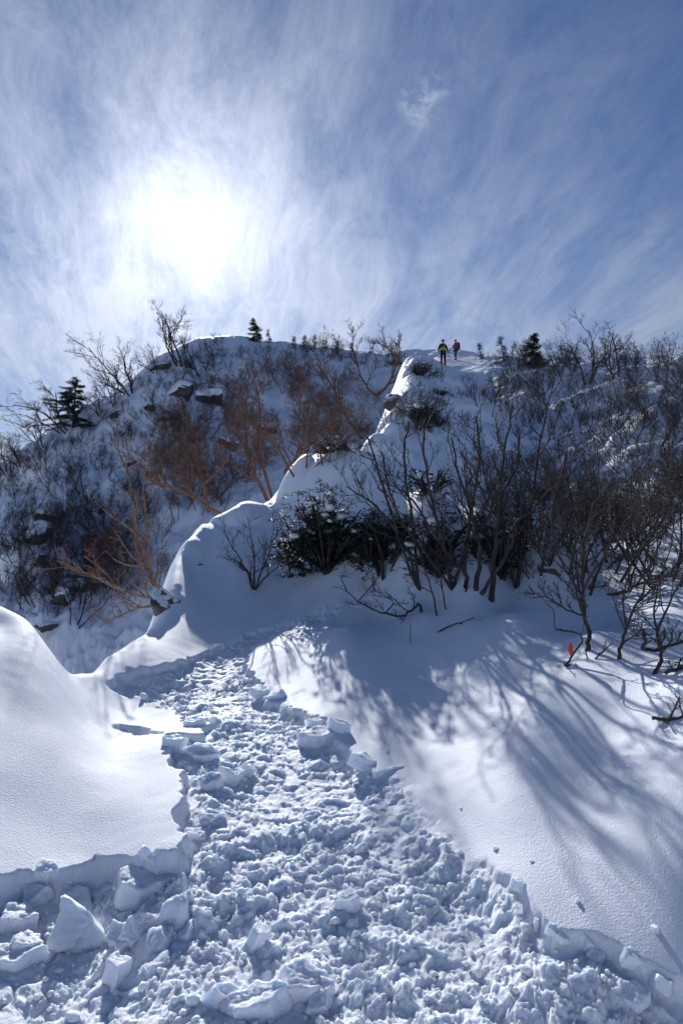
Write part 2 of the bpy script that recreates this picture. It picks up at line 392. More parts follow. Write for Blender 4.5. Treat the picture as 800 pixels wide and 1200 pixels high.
def height(a, v, full=True):
    """returns z, which sheet is on top, trail mask"""
    Y = np.exp(v); x = a * Y
    n, r, h = base_w(a, v)
    h = h + (fbm(x * 0.16, Y * 0.13, 4, 0.5, 3) * 0.8 + fbm(x * 0.8, Y * 0.5, 4, 0.6, 5) * 0.32) * (1 - 0.75 * sstep(59, 65, Y))
    crest_calm = sstep(40, 48, Y) * sstep(54, 50, Y) * sstep(1, 5, x) * sstep(16, 8, x)
    r = r + (fbm(x * 0.25, Y * 0.22, 3, 0.5, 8) * 0.45 + billow(x * 0.7, Y * 0.6, 2, 0.5, 9) * 0.10) * sstep(10, 18, Y) * (1 - crest_calm * 0.8)
    n = n + fbm(x * 0.9, Y * 0.7, 3, 0.45, 14) * 0.02 + (fbm(x * 1.6, Y * 1.2, 4, 0.5, 15) * 0.04 + billow(x * 3.1, Y * 1.4, 2, .5, 18) * .010) * sstep(9.2, 10.6, Y)
    which = np.argmax(np.stack([n, r, h]), axis=0)
    z = smax(smax(n, r, 0.5), h, 0.5)
    for lp in LUMPS:
        z = z + lump(x, Y, *lp)
    # small wind ripples and settled humps on the drifts
    z = z + 0.010 * perlin(x * 2.6 + Y * 0.6, Y * 1.5, 21) + 0.003 * perlin(x * 6.0 + Y, Y * 9, 22) * np.clip(perlin(x * .8, Y * .8, 24) + .5, 0, 1)
    near_m = Y < 12.5
    mask = np.zeros(z.shape)
    if near_m.any():
        xs, ys = x[near_m], Y[near_m]
        wob = 0.07 * perlin(xs * 2.1, ys * 2.1, 33) + 0.05 * perlin(xs * 5, ys * 5, 31) + 0.026 * perlin(xs * 13, ys * 13, 32) + 0.010 * perlin(xs * 31, ys * 31, 34)
        sd = trail_sd(xs, ys) + wob * np.clip(ys / 5, 0.5, 1.2)
        fade = sstep(11.2, 7.5, ys)
        left = sstep(0.6, -0.2, xs) * sstep(7.6, 5.6, ys)
        rt = sstep(0.1, 0.7, xs + 0.25 * (ys - 4)) * sstep(3.15, 3.7, ys)          # the right edge has crumbled to a ramp
        depth = 0.060 - 0.02 * rt + 0.055 * left * sstep(6, 3.5, ys) + 0.02 * sstep(6, 3, ys)
        m = sstep(-0.008, 0.035, sd) * (1 - rt) + sstep(-0.05, 0.24, sd) * rt
        mm = sstep(0.0, 0.12, sd)
        sm = np.clip(ys / 6.0, 0.8, 1.15)
        ch = (billow(xs * 3.0, ys * 3.0, 5, 0.58, 41) * 0.030 + fbm(xs * 1.1, ys * 0.8, 2, 0.5, 43) * 0.05 + billow(xs * 8, ys * 8, 4, 0.68, 47) * 0.017 + fbm(xs * 22, ys * 22, 3, 0.7, 50) * 0.0075)
        wobx, woby = 0.05 * perlin(xs * 6, ys * 6, 61), 0.05 * perlin(xs * 6, ys * 6, 62)
        bl = blocks((xs + wobx) * 3.6, (ys + woby) * 3.2, 51) * 0.045
        patch = np.clip(0.72 + 0.75 * perlin(xs * 1.3, ys * 1.0, 81) + 0.35 * perlin(xs * 4, ys * 3, 82), 0.30, 1.25)
        bl2 = blocks((xs + wobx) * 9, (ys + woby) * 8, 53) * 0.011
        slabm = np.clip(sstep(0.0, -1.0, xs) * sstep(4.3, 3.4, ys) * sstep(.12, .35, sd) + sstep(0.7, 0.35, sd) * sstep(.08, .25, sd) * 0.2, 0, 1)
        ch = ch * (1 - 0.3 * slabm) + bl * (0.10 + 0.95 * slabm) + bl2 * 0.7; ch = ch * np.maximum(patch, .9 * rt * sstep(.35, .1, sd)) + 0.02 * perlin(xs * 3.2 + ys * 1.2, ys * .9, 83)
        # feet have pressed a trough along the middle of the trail
        sh = -0.05 * sstep(0.25, 0.9, sd) * sstep(5, 6.2, ys)
        z2 = z[near_m] - depth * m * (0.45 + 0.55 * fade) + ch * mm * (0.38 + 0.62 * fade) + sh
        # thin slab of crust left standing along the left edge
        z[near_m] = z2; mask[near_m] = m * fade
    return z, which, mask


def zfull(a, v): return height(a, v)[0]


def ground_z(x, Y):
    """ground height on a single world point"""
    Y = max(Y, 0.8)
    return float(zfull(np.array([x / Y]), np.array([math.log(Y)]))[0])


def at_which(p):
    return int(height(np.array([p[0] / p[1]]), np.array([math.log(p[1])]))[1][0])


def hit(px, py, lo=1.5, hi=105.):
    """where the line of sight of a photo pixel first meets the ground"""
    Y = find_Y(px, py, zfull, lo, hi, 1500)
    if Y is None: return None
    a, w = ray(px, py)
    return Vector((float(a) * Y, Y, float(w) * Y))


def pt(px, py, Y):
    a, w = ray(px, py); return Vector((float(a) * Y, Y, float(w) * Y))


# ------------------------------------------------------------------ materials
def new_mat(name):
    m = bpy.data.materials.new(name); m.use_nodes = True
    t = m.node_tree; b = t.nodes['Principled BSDF']; return m, t, b


def snow_mat(name, base=(0.80, 0.845, 0.92), grain=1.0, sss=0.0, gscale=1.0):
    m, t, b = new_mat(name); q = G(t)
    geo = t.nodes.new('ShaderNodeNewGeometry'); P = geo.outputs['Position']
    n1 = q.noise(P, 1.3, 3, 0.5)
    colr = q.mix(n1, tuple(c * 0.95 for c in base), tuple(min(1, c * 1.03) for c in base))
    t.links.new(colr, b.inputs['Base Color'])
    b.inputs['Roughness'].default_value = 0.62
    b.inputs['Specular IOR Level'].default_value = 0.25
    if sss > 0:
        b.inputs['Subsurface Weight'].default_value = sss
        b.inputs['Subsurface Radius'].default_value = (0.6, 0.8, 1.0)
        b.inputs['Subsurface Scale'].default_value = 0.03
    f1 = q.noise(P, 260 * gscale, 2, 0.6); f2 = q.noise(P, 95 * gscale, 3, 0.6); f3 = q.noise(P, 14, 3, 0.55)
    hgt = q.m('ADD', q.m('MULTIPLY', f1, 0.55), q.m('ADD', q.m('MULTIPLY', f2, 1.3), q.m('MULTIPLY', f3, 0.35)))
    bp = t.nodes.new('ShaderNodeBump'); bp.inputs['Strength'].default_value = 0.55 * grain; bp.inputs['Distance'].default_value = 0.014
    t.links.new(hgt, bp.inputs['Height']); t.links.new(bp.outputs[0], b.inputs['Normal'])
    return m


SSS = 0.8
M_SNOW = snow_mat('wind_packed_snow', grain=0.75)
M_CHURN = snow_mat('trodden_snow', grain=0.8, sss=SSS)
M_BLOCK = snow_mat('broken_slab_snow', grain=0.8, sss=SSS)
M_FAR = snow_mat('hillside_snow', grain=0.5)


def bark_mat(name, c1, c2, rough=0.85, sc=9):
    m, t, b = new_mat(name); q = G(t)
    tcn = t.nodes.new('ShaderNodeTexCoord'); P = tcn.outputs['Object']
    n1 = q.noise(P, sc, 4, 0.6); n2 = q.noise(P, sc * 6, 3, 0.6)
    f = q.ramp(n1, 0.32, 0.68)
    col = q.mix(f, c1, c2)
    t.links.new(col, b.inputs['Base Color']); b.inputs['Roughness'].default_value = rough
    b.inputs['Specular IOR Level'].default_value = 0.3
    bp = t.nodes.new('ShaderNodeBump'); bp.inputs['Strength'].default_value = 0.6; bp.inputs['Distance'].default_value = 0.01
    t.links.new(n2, bp.inputs['Height']); t.links.new(bp.outputs[0], b.inputs['Normal'])
    return m


M_DARK = bark_mat('dark_grey_bark', (0.030, 0.024, 0.024), (0.085, 0.070, 0.065))
M_RED = bark_mat('red_brown_birch_bark', (0.12, 0.055, 0.038), (0.25, 0.125, 0.080))
M_TAN = bark_mat('tan_birch_bark', (0.10, 0.066, 0.048), (0.21, 0.145, 0.105))
M_RUST = bark_mat('rusty_twig_bark', (0.085, 0.050, 0.040), (0.19, 0.115, 0.085))
M_BROWN = bark_mat('brown_twig_bark', (0.045, 0.035, 0.036), (0.105, 0.080, 0.074))
M_LEAF = bark_mat('dark_evergreen_leaf', (0.010, 0.020, 0.016), (0.032, 0.055, 0.035), 0.55, 14)
M_NEEDLE = bark_mat('conifer_needle', (0.014, 0.028, 0.022), (0.038, 0.060, 0.040), 0.6, 5)


def rock_mat():
    m, t, b = new_mat('dark_lichened_rock'); q = G(t)
    geo = t.nodes.new('ShaderNodeNewGeometry'); P = geo.outputs['Position']
    n1 = q.noise(P, 1.7, 6, 0.65); n2 = q.noise(P, 9, 5, 0.65)
    col = q.mix(q.ramp(n1, 0.35, 0.65), (0.030, 0.030, 0.034), (0.10, 0.085, 0.075))
    col = q.mix(q.ramp(n2, 0.62, 0.72), col, (0.14, 0.12, 0.08))
    # snow caught on every ledge that faces up
    sp = t.nodes.new('ShaderNodeSeparateXYZ'); t.links.new(geo.outputs['Normal'], sp.inputs[0])
    led = q.ramp(q.m('ADD', sp.outputs[2], q.m('MULTIPLY', q.m('SUBTRACT', n2, 0.5), 1.3)), 0.52, 0.66)
    col = q.mix(led, col, (0.83, 0.855, 0.90))
    t.links.new(col, b.inputs['Base Color']); b.inputs['Roughness'].default_value = 0.85
    bp = t.nodes.new('ShaderNodeBump'); bp.inputs['Strength'].default_value = 0.8; bp.inputs['Distance'].default_value = 0.08
    t.links.new(n2, bp.inputs['Height']); t.links.new(bp.outputs[0], b.inputs['Normal'])
    return m


M_ROCK = rock_mat()


def cloth(name, c, r=0.8):
    m, t, b = new_mat(name); q = G(t)
    tcn = t.nodes.new('ShaderNodeTexCoord'); n1 = q.noise(tcn.outputs['Object'], 12, 3, 0.5)
    t.links.new(q.mix(n1, tuple(x * 0.75 for x in c), tuple(min(1, x * 1.2) for x in c)), b.inputs['Base Color'])
    b.inputs['Roughness'].default_value = r
    return m


# ------------------------------------------------------------------ object helpers
def tag(o, label=None, cat=None, group=None, kind=None):
    if label: o['label'] = label
    if cat: o['category'] = cat
    if group: o['group'] = group
    if kind: o['kind'] = kind
    return o


def mesh_np(name, V, F4=None, F3=None, mat=None, smooth=True):
    """fast mesh from numpy quads and / or triangles"""
    me = bpy.data.meshes.new(name)
    V = np.asarray(V, np.float32); me.vertices.add(len(V)); me.vertices.foreach_set('co', V.ravel())
    parts = []; starts = []; n = 0
    for F, k in ((F4, 4), (F3, 3)):
        if F is None or len(F) == 0: continue
        F = np.asarray(F, np.int32); parts.append(F.ravel()); starts.append(n + np.arange(len(F)) * k); n += F.size
    if n:
        li = np.concatenate(parts); st = np.concatenate(starts)
        me.loops.add(len(li)); me.loops.foreach_set('vertex_index', li)
        me.polygons.add(len(st)); me.polygons.foreach_set('loop_start', st.astype(np.int32))
        if smooth: me.polygons.foreach_set('use_smooth', np.ones(len(st), bool))
    me.update(calc_edges=True); me.validate()
    if mat: me.materials.append(mat)
    return me


def link(name, me, parent=None):
    o = bpy.data.objects.new(name, me); COL.objects.link(o)
    if parent: o.parent = parent
    return o


def empty(name, loc=(0, 0, 0), rz=0.0):
    o = bpy.data.objects.new(name, None); COL.objects.link(o); o.location = loc; o.rotation_euler = (0, 0, rz); o.empty_display_size = 0.2
    return o


def copy_thing(o, parent=None):
    c = o.copy(); COL.objects.link(c)
    if parent is not None: c.parent = parent
    for ch in list(o.children): copy_thing(ch, c)
    return c


def set_label(o, label, group=None):
    o['label'] = label
    if group: o['group'] = group
    elif 'group' in o.keys(): del o['group']


# ------------------------------------------------------------------ the ground
def stepped(segs):
    out = []
    for (a, b, n) in segs: out.append(np.linspace(a, b, n, endpoint=False))
    out.append(np.array([segs[-1][1]])); return np.concatenate(out)


lg = math.log
VR = stepped([(lg(0.8), lg(2.35), 34), (lg(2.35), lg(9), 540), (lg(9), lg(20), 230), (lg(20), lg(75), 380), (lg(75), lg(250), 30)])
AR = stepped([(-1.9, -0.57, 70), (-0.57, 0.57, 700), (0.57, 1.9, 70)])
AA, VV = np.meshgrid(AR, VR)
sh_ = AA.shape
z, which, mask = height(AA.ravel(), VV.ravel())
Yg = np.exp(VV.ravel()); Xg = AA.ravel() * Yg
# sideways churn, so clods overhang a little
mm_ = mask * np.clip(Yg / 5, 0.5, 1)
Xo = Xg + mm_ * 0.035 * perlin(Xg * 13, Yg * 13, 71); Yo = Yg + mm_ * 0.035 * perlin(Xg * 13, Yg * 13, 72)
VERT = np.stack([Xo, Yo, z], 1)
nr, nc = sh_
idx = np.arange(nr * nc).reshape(nr, nc)
Q = np.stack([idx[:-1, :-1], idx[:-1, 1:], idx[1:, 1:], idx[1:, :-1]], -1).reshape(-1, 4)
cls = np.where(which[Q[:, 0]] == 2, 2, np.where((which[Q[:, 0]] == 1), 1, 0))
cls = np.where((cls == 0) & (mask[Q].mean(1) > 0.5), 3, cls)
for cname, k, mat in (('ground', 0, M_SNOW), ('ridge_slope', 1, M_FAR), ('hillside', 2, M_FAR), ('trail', 3, M_CHURN)):
    F = Q[cls == k]
    used = np.unique(F); remap = np.zeros(nr * nc, np.int64); remap[used] = np.arange(len(used))
    o = link(cname, mesh_np(cname, VERT[used], remap[F], mat=mat)); tag(o, kind='structure')

# ground behind the photographer and the wide snowfields lower down, out to the horizon
bx_ = np.linspace(-60, 60, 61); by_ = np.concatenate([np.linspace(-60, -4, 20), np.linspace(-3, 0.85, 8)])
BX, BY = np.meshgrid(bx_, by_)
bz = -1.62 - 0.012 * np.maximum(0, np.abs(BX) - 3) ** 1.6 - 0.03 * np.abs(BY) + fbm(BX * .2, BY * .2, 2) * .15
idb = np.arange(BX.size).reshape(BX.shape)
QB = np.stack([idb[:-1, :-1], idb[:-1, 1:], idb[1:, 1:], idb[1:, :-1]], -1).reshape(-1, 4)
tag(link('snowfield', mesh_np('snowfield', np.stack([BX.ravel(), BY.ravel(), bz.ravel()], 1), QB, mat=M_SNOW)), kind='structure')
th = np.linspace(0, 2 * pi, 97)[:-1]; rr = np.array([5., 60, 200, 600, 2000, 6000, 12000])
zz_ = np.array([-45., -45, -90, -160, -230, -260, -300])
TV = np.array([(r * cos(t), r * sin(t), zc + (0 if r < 100 else 0.05 * r ** .8 * sin(5 * t + r) * 2)) for r, zc in zip(rr, zz_) for t in th])
TQ = np.array([(i * 96 + j, i * 96 + (j + 1) % 96, (i + 1) * 96 + (j + 1) % 96, (i + 1) * 96 + j) for i in range(len(rr) - 1) for j in range(96)])
tag(link('terrain', mesh_np('terrain', TV, TQ, mat=M_FAR)), kind='structure')


# ------------------------------------------------------------------ tubes for trunks, branches, twigs
def tubes(paths, sides=5):
    """paths: list of (points Nx3, radii N) -> vertices, quads"""
    Vs, Fs = [], []; base = 0
    groups = {}
    for P, R in paths: groups.setdefault(len(P), []).append((P, R))
    for n, lst in groups.items():
        P = np.array([p for p, _ in lst], float); R = np.array([r for _, r in lst], float)      # B,n,3  B,n
        T = np.empty_like(P); T[:, 1:-1] = P[:, 2:] - P[:, :-2]; T[:, 0] = P[:, 1] - P[:, 0]; T[:, -1] = P[:, -1] - P[:, -2]
        T /= np.linalg.norm(T, axis=2, keepdims=True) + 1e-9
        ref = np.zeros_like(T); m = T[:, :, 2:3] ** 2 > 0.8
        # a single reference per branch keeps rings from twisting
        mref = (np.abs(T[:, :, 2]).mean(1) > 0.85)
        ref[mref] = (1, 0, 0); ref[~mref] = (0, 0, 1)
        U = np.cross(T, ref); U /= np.linalg.norm(U, axis=2, keepdims=True) + 1e-9
        Wd = np.cross(T, U)
        an = np.arange(sides) * 2 * pi / sides
        ring = P[:, :, None] + R[:, :, None, None] * (U[:, :, None] * np.cos(an)[None, None, :, None] + Wd[:, :, None] * np.sin(an)[None, None, :, None])
        B = len(lst); Vs.append(ring.reshape(-1, 3))
        ii = base + np.arange(B * n * sides).reshape(B, n, sides)
        q = np.stack([ii[:, :-1], np.roll(ii[:, :-1], -1, 2), np.roll(ii[:, 1:], -1, 2), ii[:, 1:]], -1).reshape(-1, 4)
        Fs.append(q); base += B * n * sides
    if not Vs: return np.zeros((0, 3)), np.zeros((0, 4), int)
    return np.concatenate(Vs), np.concatenate(Fs)


def unit(v):
    n = math.sqrt(v[0] * v[0] + v[1] * v[1] + v[2] * v[2]) + 1e-9
    return (v[0] / n, v[1] / n, v[2] / n)


def grow(rng, p, d, length, r, lvl, maxl, out, P):
    """one branch and its offspring; out[lvl] collects paths"""
    n = 7 if lvl == 0 else (6 if lvl == 1 else (5 if lvl == 2 else 4))
    kink = P['kink'] * (1.0 if lvl else 0.7)
    pts = [p]; dirs = []
    dd = d; seg = length / (n - 1)
    for i in range(n - 1):
        dd = unit((dd[0] + rng.gauss(0, kink) + P['wind'][0] * 0.10, dd[1] + rng.gauss(0, kink) + P['wind'][1] * 0.10, dd[2] + rng.gauss(0, kink * 0.8) + P['up'] * 0.12))
        p = (p[0] + dd[0] * seg, p[1] + dd[1] * seg, p[2] + dd[2] * seg); pts.append(p); dirs.append(dd)
    tip = r * (0.45 if lvl < maxl else 0.5)
    rad = [r + (tip - r) * i / (n - 1) for i in range(n)]
    out.setdefault(lvl, []).append((pts, rad))
    if lvl >= maxl: return
    spawn(rng, pts, rad, length, lvl, maxl, out, P)


def spawn(rng, pts, rad, length, lvl, maxl, out, P, sep=None):
    n = len(pts)
    k = P['kids'][min(lvl, len(P['kids']) - 1)]
    k = max(1, int(round(k * rng.uniform(0.75, 1.25))))
    for c in range(k):
        t = (P['start'] if lvl == 0 else 0.2) + (1 - (P['start'] if lvl == 0 else 0.2)) * ((c + rng.random()) / k)
        f = t * (n - 1); i = min(int(f), n - 2); fr = f - i
        q = tuple(pts[i][j] + (pts[i + 1][j] - pts[i][j]) * fr for j in range(3))
        ax = unit(tuple(pts[i + 1][j] - pts[i][j] for j in range(3)))
        rr_ = rad[i] + (rad[i + 1] - rad[i]) * fr
        # side direction
        while True:
            s = unit((rng.gauss(0, 1), rng.gauss(0, 1), rng.gauss(0.15, 1)))
            dt = s[0] * ax[0] + s[1] * ax[1] + s[2] * ax[2]
            s2 = (s[0] - dt * ax[0], s[1] - dt * ax[1], s[2] - dt * ax[2])
            if abs(dt) < 0.9: break
        s2 = unit(s2); an = radians(rng.uniform(28, 62))
        d = unit(tuple(ax[j] * cos(an) + s2[j] * sin(an) for j in range(3)))
        if d[2] < -0.25: d = unit((d[0], d[1], -d[2] * 0.3))
        ln = length * P['ratio'] * rng.uniform(0.65, 1.15) * (1.15 - 0.45 * t)
        if sep is not None: out = {}; sep.append(out)
        grow(rng, q, d, ln, max(rr_ * rng.uniform(0.5, 0.72), P['rmin']), lvl + 1, maxl, out, P)


def tree_mesh(name, lv, sides=5):
    V, F = tubes(lv, sides); return V, F


def bare_tree(seed, height=3.0, stems=1, maxl=4, kids=(7, 5, 4, 3), spread=0.35, lean=(0, 0), kink=0.16, up=0.9, ratio=0.58, wind=(0, 0), start=0.25, r0=None, mat=M_DARK, mat2=None, rmin=0.0045, name='bare_tree'):
    rng = random.Random(seed); out = {}
    P = dict(kids=kids, kink=kink, up=up, ratio=ratio, wind=wind, start=start, rmin=rmin)
    r0 = r0 or height * 0.018
    for s in range(stems):
        an = 2 * pi * (s + rng.random() * 0.6) / stems
        sp = spread * (0.4 + 0.6 * rng.random()) if stems > 1 else spread * 0.3
        d = unit((lean[0] + cos(an) * sp, lean[1] + sin(an) * sp, 1.0))
        grow(rng, (cos(an) * 0.05 * stems, sin(an) * 0.05 * stems, -0.25), d, height * rng.uniform(0.75, 1.0) * 0.85, r0 * rng.uniform(0.7, 1.0), 0, maxl, out, P)
    root = empty(name)
    V, F = tubes(out.get(0, []) + out.get(1, []), 6)
    link('trunk', mesh_np('trunk', V, F, mat=mat), root)
    V1, F1 = tubes(out.get(2, []), 4)
    fine = sum([out.get(k, []) for k in range(3, maxl + 1)], [])
    V2, F2 = tubes(fine, 3)
    link('crown', mesh_np('crown', np.concatenate([V1, V2]), np.concatenate([F1, F2 + len(V1)]), mat=mat2 or mat), root)
    return root


def smooth_path(pts, n):
    """Catmull-Rom through surveyed points"""
    P = [np.array(p, float) for p in pts]; P = [2 * P[0] - P[1]] + P + [2 * P[-1] - P[-2]]
    out = []; m = len(P) - 3
    for t in np.linspace(0, m - 1e-6, n):
        i = int(t); f = t - i; a, b, c, d = P[i:i + 4]
        out.append(tuple(0.5 * ((2 * b) + (-a + c) * f + (2 * a - 5 * b + 4 * c - d) * f * f + (-a + 3 * b - 3 * c + d) * f ** 3)))
    return out


KF = {}


def limb_tree(name, seed, limbs, label, cat, mat, mat2=None, maxl=4, kids=(8, 5, 4, 3), ratio=0.42, kink=0.16, up=0.7, rmin=0.0035, group=None, wind=(0, 0), part='trunk', lim=1.1, start=0.18, fit=True):
    """a tree whose main limbs follow surveyed lines: limbs = [(pixel points, Y or [Ys], radius at base, radius at tip)]"""
    rng = random.Random(seed)
    P = dict(kids=kids, kink=kink, up=up, ratio=ratio, wind=wind, start=start, rmin=rmin)
    allp = []; k_ = 1.0; Y0 = limbs[0][1][0] if isinstance(limbs[0][1], (list, tuple)) else limbs[0][1]
    if fit is True:
        gp = hit(*limbs[0][0][0])
        if gp is not None: k_ = (gp.y + 0.02) / Y0
    elif fit is False: k_ = ymap(Y0) / Y0
    KF[seed] = k_; lim *= k_; P['rmin'] = rmin * k_ ** .6
    for pix, Ys, ra, rb in limbs:
        if not isinstance(Ys, (list, tuple)): Ys = [Ys] * len(pix)
        Ys = [y_ * k_ for y_ in Ys]; ra *= k_; rb *= k_
        pts = [pt(x, y, Y) for (x, y), Y in zip(pix, Ys)]
        pts = smooth_path([tuple(p) for p in pts], max(8, 3 * len(pts)))
        pts = [tuple(p[j] + (rng.gauss(0, ra * 0.35) if 0 < i else 0) for j in range(3)) for i, p in enumerate(pts)]
        allp.append((pts, ra, rb))
    b = Vector(allp[0][0][0]); root = empty(name, b)
    for pts, ra, rb in allp:
        pts = [tuple(Vector(p) - b) for p in pts]
        n = len(pts); rad = [ra + (rb - ra) * (i / (n - 1)) ** 0.8 for i in range(n)]
        length = sum((Vector(pts[i + 1]) - Vector(pts[i])).length for i in range(n - 1))
        V, F = tubes([(pts, rad)], 8)
        tr = link(part, mesh_np(part, V, F, mat=mat), root)
        sep = []
        spawn(rng, pts, rad, min(length, lim * 2.2), 0, maxl, {}, P, sep)
        for out in sep:
            V1, F1 = tubes(out.get(1, []), 5)
            bname = 'branch' if part != 'branch' else 'side_branch'
            br = link(bname, mesh_np(bname, V1, F1, mat=mat), root)
            V2, F2 = tubes(out.get(2, []), 4); V3, F3 = tubes(sum([out.get(k, []) for k in range(3, maxl + 1)], []), 3)
            if len(V2): tag(link('twigs', mesh_np('twigs', np.concatenate([V2, V3]), np.concatenate([F2, F3 + len(V2)]), mat=mat2 or mat), br), kind='stuff')
    tag(root, label, cat, group)
    return root


# ------------------------------------------------------------------ leafy growth
def leaf_cards(rng, centres, per, size, droop=0.4, up=0.0, narrow=0.32, spread=1.0):
    """rosettes of folded leaves: two quads each"""
    C = np.repeat(np.asarray(centres, float), per, axis=0); n = len(C)
    rs = np.random.RandomState(rng.randrange(1 << 30))
    an = rs.rand(n) * 2 * pi; el = rs.uniform(-droop, 0.7 + up, n)
    d = np.stack([np.cos(an) * np.cos(el), np.sin(an) * np.cos(el), np.sin(el)], 1)
    s = np.stack([-np.sin(an), np.cos(an), np.zeros(n)], 1)
    nrm = np.cross(d, s)
    L_ = size * rs.uniform(0.6, 1.15, n)[:, None]; w = L_ * narrow * 0.5
    o = C + d * L_ * 0.12 * spread
    mid = o + d * L_ * 0.5 - nrm * L_ * 0.04; tip = o + d * L_ - np.array([0, 0, 1]) * L_ * 0.16
    l = mid + s * w + nrm * w * 0.5; r = mid - s * w + nrm * w * 0.5
    V = np.stack([o, l, mid, r, tip], 1).reshape(-1, 3)
    i = np.arange(n) * 5
    F = np.concatenate([np.stack([i, i + 2, i + 1], 1), np.stack([i, i + 3, i + 2], 1), np.stack([i + 1, i + 2, i + 4], 1), np.stack([i + 2, i + 3, i + 4], 1)])
    return V, F


def ico(sub=2):
    import bmesh
    bm = bmesh.new(); bmesh.ops.create_icosphere(bm, subdivisions=sub, radius=1.0)
    bm.verts.ensure_lookup_table()
    V = np.array([v.co[:] for v in bm.verts]); F = np.array([[v.index for v in f.verts] for f in bm.faces]); bm.free()
    return V, F


ICO1, ICO2, ICO3, ICO4 = ico(1), ico(2), ico(3), ico(4)


def noise3(V, sc, seed):
    return (perlin(V[:, 0] * sc + seed, V[:, 1] * sc + 3.1 * seed, seed % 40) + perlin(V[:, 1] * sc + 7, V[:, 2] * sc + seed, (seed + 3) % 40) + perlin(V[:, 2] * sc + 1.7 * seed, V[:, 0] * sc, (seed + 5) % 40)) / 2.0


CUSHION = [mesh_np('snow_cushion', ICO2[0] * (1 + 0.24 * noise3(ICO2[0], 1.6, 3 + 4 * i_))[:, None], None, ICO2[1], mat=M_BLOCK) for i_ in range(5)]


def evergreen(seed, rx, ry, rz, clumps, per, leaf, snow=6, narrow=0.3, name='evergreen_bush', mat=M_LEAF, flat=0.0, snow_size=0.22, stems=9):
    """a low spreading bush: crooked stems, leaf rosettes in clumps, cushions of snow lying on top"""
    rng = random.Random(seed); root = empty(name)
    paths = []; cen = []; tops = []
    for s in range(stems):
        an = 2 * pi * s / stems + rng.uniform(-.3, .3); rr = rng.uniform(0.45, 0.85)
        tipv = (rx * rr * cos(an), ry * rr * sin(an), rz * rng.uniform(0.5, 0.9))
        mid = (tipv[0] * 0.45 + rng.gauss(0, .05), tipv[1] * 0.45 + rng.gauss(0, .05), tipv[2] * 0.6)
        paths.append((smooth_path([(0, 0, -0.15), mid, tipv], 7), list(np.linspace(0.03, 0.010, 7))))
    lobes = [(rng.gauss(0, .38) * rx, rng.gauss(0, .38) * ry, rz * rng.uniform(.15, .78), rng.uniform(.25, .55)) for _ in range(13)]
    lobes = [(max(-rx * .75, min(rx * .75, a)), max(-ry * .75, min(ry * .75, b)), c, d) for a, b, c, d in lobes]
    for c in range(clumps):
        lx, ly, lz, lr = rng.choice(lobes)
        v = Vector((rng.gauss(0, 1), rng.gauss(0, 1), rng.gauss(0, 1))).normalized() * (rng.random() ** 0.45) * lr
        p = (lx + v.x * rx * 1.1, ly + v.y * ry * 1.1, max(0.02, lz + v.z * rz * (0.9 - flat)))
        cen.append(p)
        if c % 3 == 0:
            paths.append(([(lx * .5, ly * .5, lz * .4), (lx * .8 + p[0] * .2, ly * .8 + p[1] * .2, lz * .7), p], [0.012, .008, .005]))
    V, F = tubes(paths, 4); link('stems', mesh_np('stems', V, F, mat=M_DARK), root)
    V, F = leaf_cards(rng, cen, per, leaf, narrow=narrow)
    link('foliage', mesh_np('foliage', V, None, F, mat=mat, smooth=False), root)
    # snow cushions on the highest clumps
    if snow:
        top = sorted(cen, key=lambda q: -q[2] - rng.random() * rz * 0.35)[:max(1, clumps // 3)]; rng.shuffle(top)
        for k, q in enumerate(top[:snow]):
            sc = snow_size * rng.uniform(0.45, 1.3)
            c = link('snow_cushion', CUSHION[k % 5], root); c.scale = (sc * rng.uniform(.8, 1.5), sc * rng.uniform(.8, 1.3), sc * .6)
            c.location = Vector(q) * .93 - Vector((0, 0, sc * .15)); c.rotation_euler = (rng.gauss(0, .2), rng.gauss(0, .2), rng.uniform(0, 6.28))
    return root


def conifer(seed, h=2.5, rad=0.9, gaps=0.25, lean=0.0, name='conifer_tree'):
    rng = random.Random(seed); root = empty(name)
    tp = smooth_path([(0, 0, -.2), (lean * .3, 0, h * .5), (lean, 0, h)], 8)
    paths = [(tp, list(np.linspace(h * .025, h * .006, 8)))]
    V, F = tubes(paths, 6); link('trunk', mesh_np('trunk', V, F, mat=M_DARK), root)
    bp, cen = [], []
    nb = int(46 * h / 2.5) + 14
    for i in range(nb):
        t = 0.08 + 0.9 * (i + rng.random()) / nb
        if rng.random() < gaps: continue
        an = rng.random() * 2 * pi; ln = rad * (1 - t) ** 0.75 * rng.uniform(.55, 1.2) + 0.06
        f = t * 7; k = min(6, int(f)); q = [tp[k][j] + (tp[k + 1][j] - tp[k][j]) * (f - k) for j in range(3)]
        e = (q[0] + cos(an) * ln - 0.25 * ln, q[1] + sin(an) * ln, q[2] + ln * rng.uniform(-.25, .2))
        m = ((q[0] + e[0]) / 2, (q[1] + e[1]) / 2, (q[2] + e[2]) / 2 + ln * .08)
        bp.append(([tuple(q), m, e], [0.018, .012, .006]))
        for u in np.linspace(0.25, 1.05, max(3, int(ln / 0.06))):
            c = [q[j] + (e[j] - q[j]) * u for j in range(3)]
            for _ in range(3): cen.append((c[0] + rng.gauss(0, .05 + .05 * (1 - u)), c[1] + rng.gauss(0, .05 + .05 * (1 - u)), c[2] + rng.gauss(0, .03)))
    V, F = tubes(bp, 4); br = link('branches', mesh_np('branches', V, F, mat=M_DARK), root)
    V, F = leaf_cards(rng, cen, 8 if h > 2 else 5, 0.15 if h > 2 else .12, narrow=0.20, up=.3)
    link('foliage', mesh_np('foliage', V, None, F, mat=M_NEEDLE, smooth=False), root)
    return root


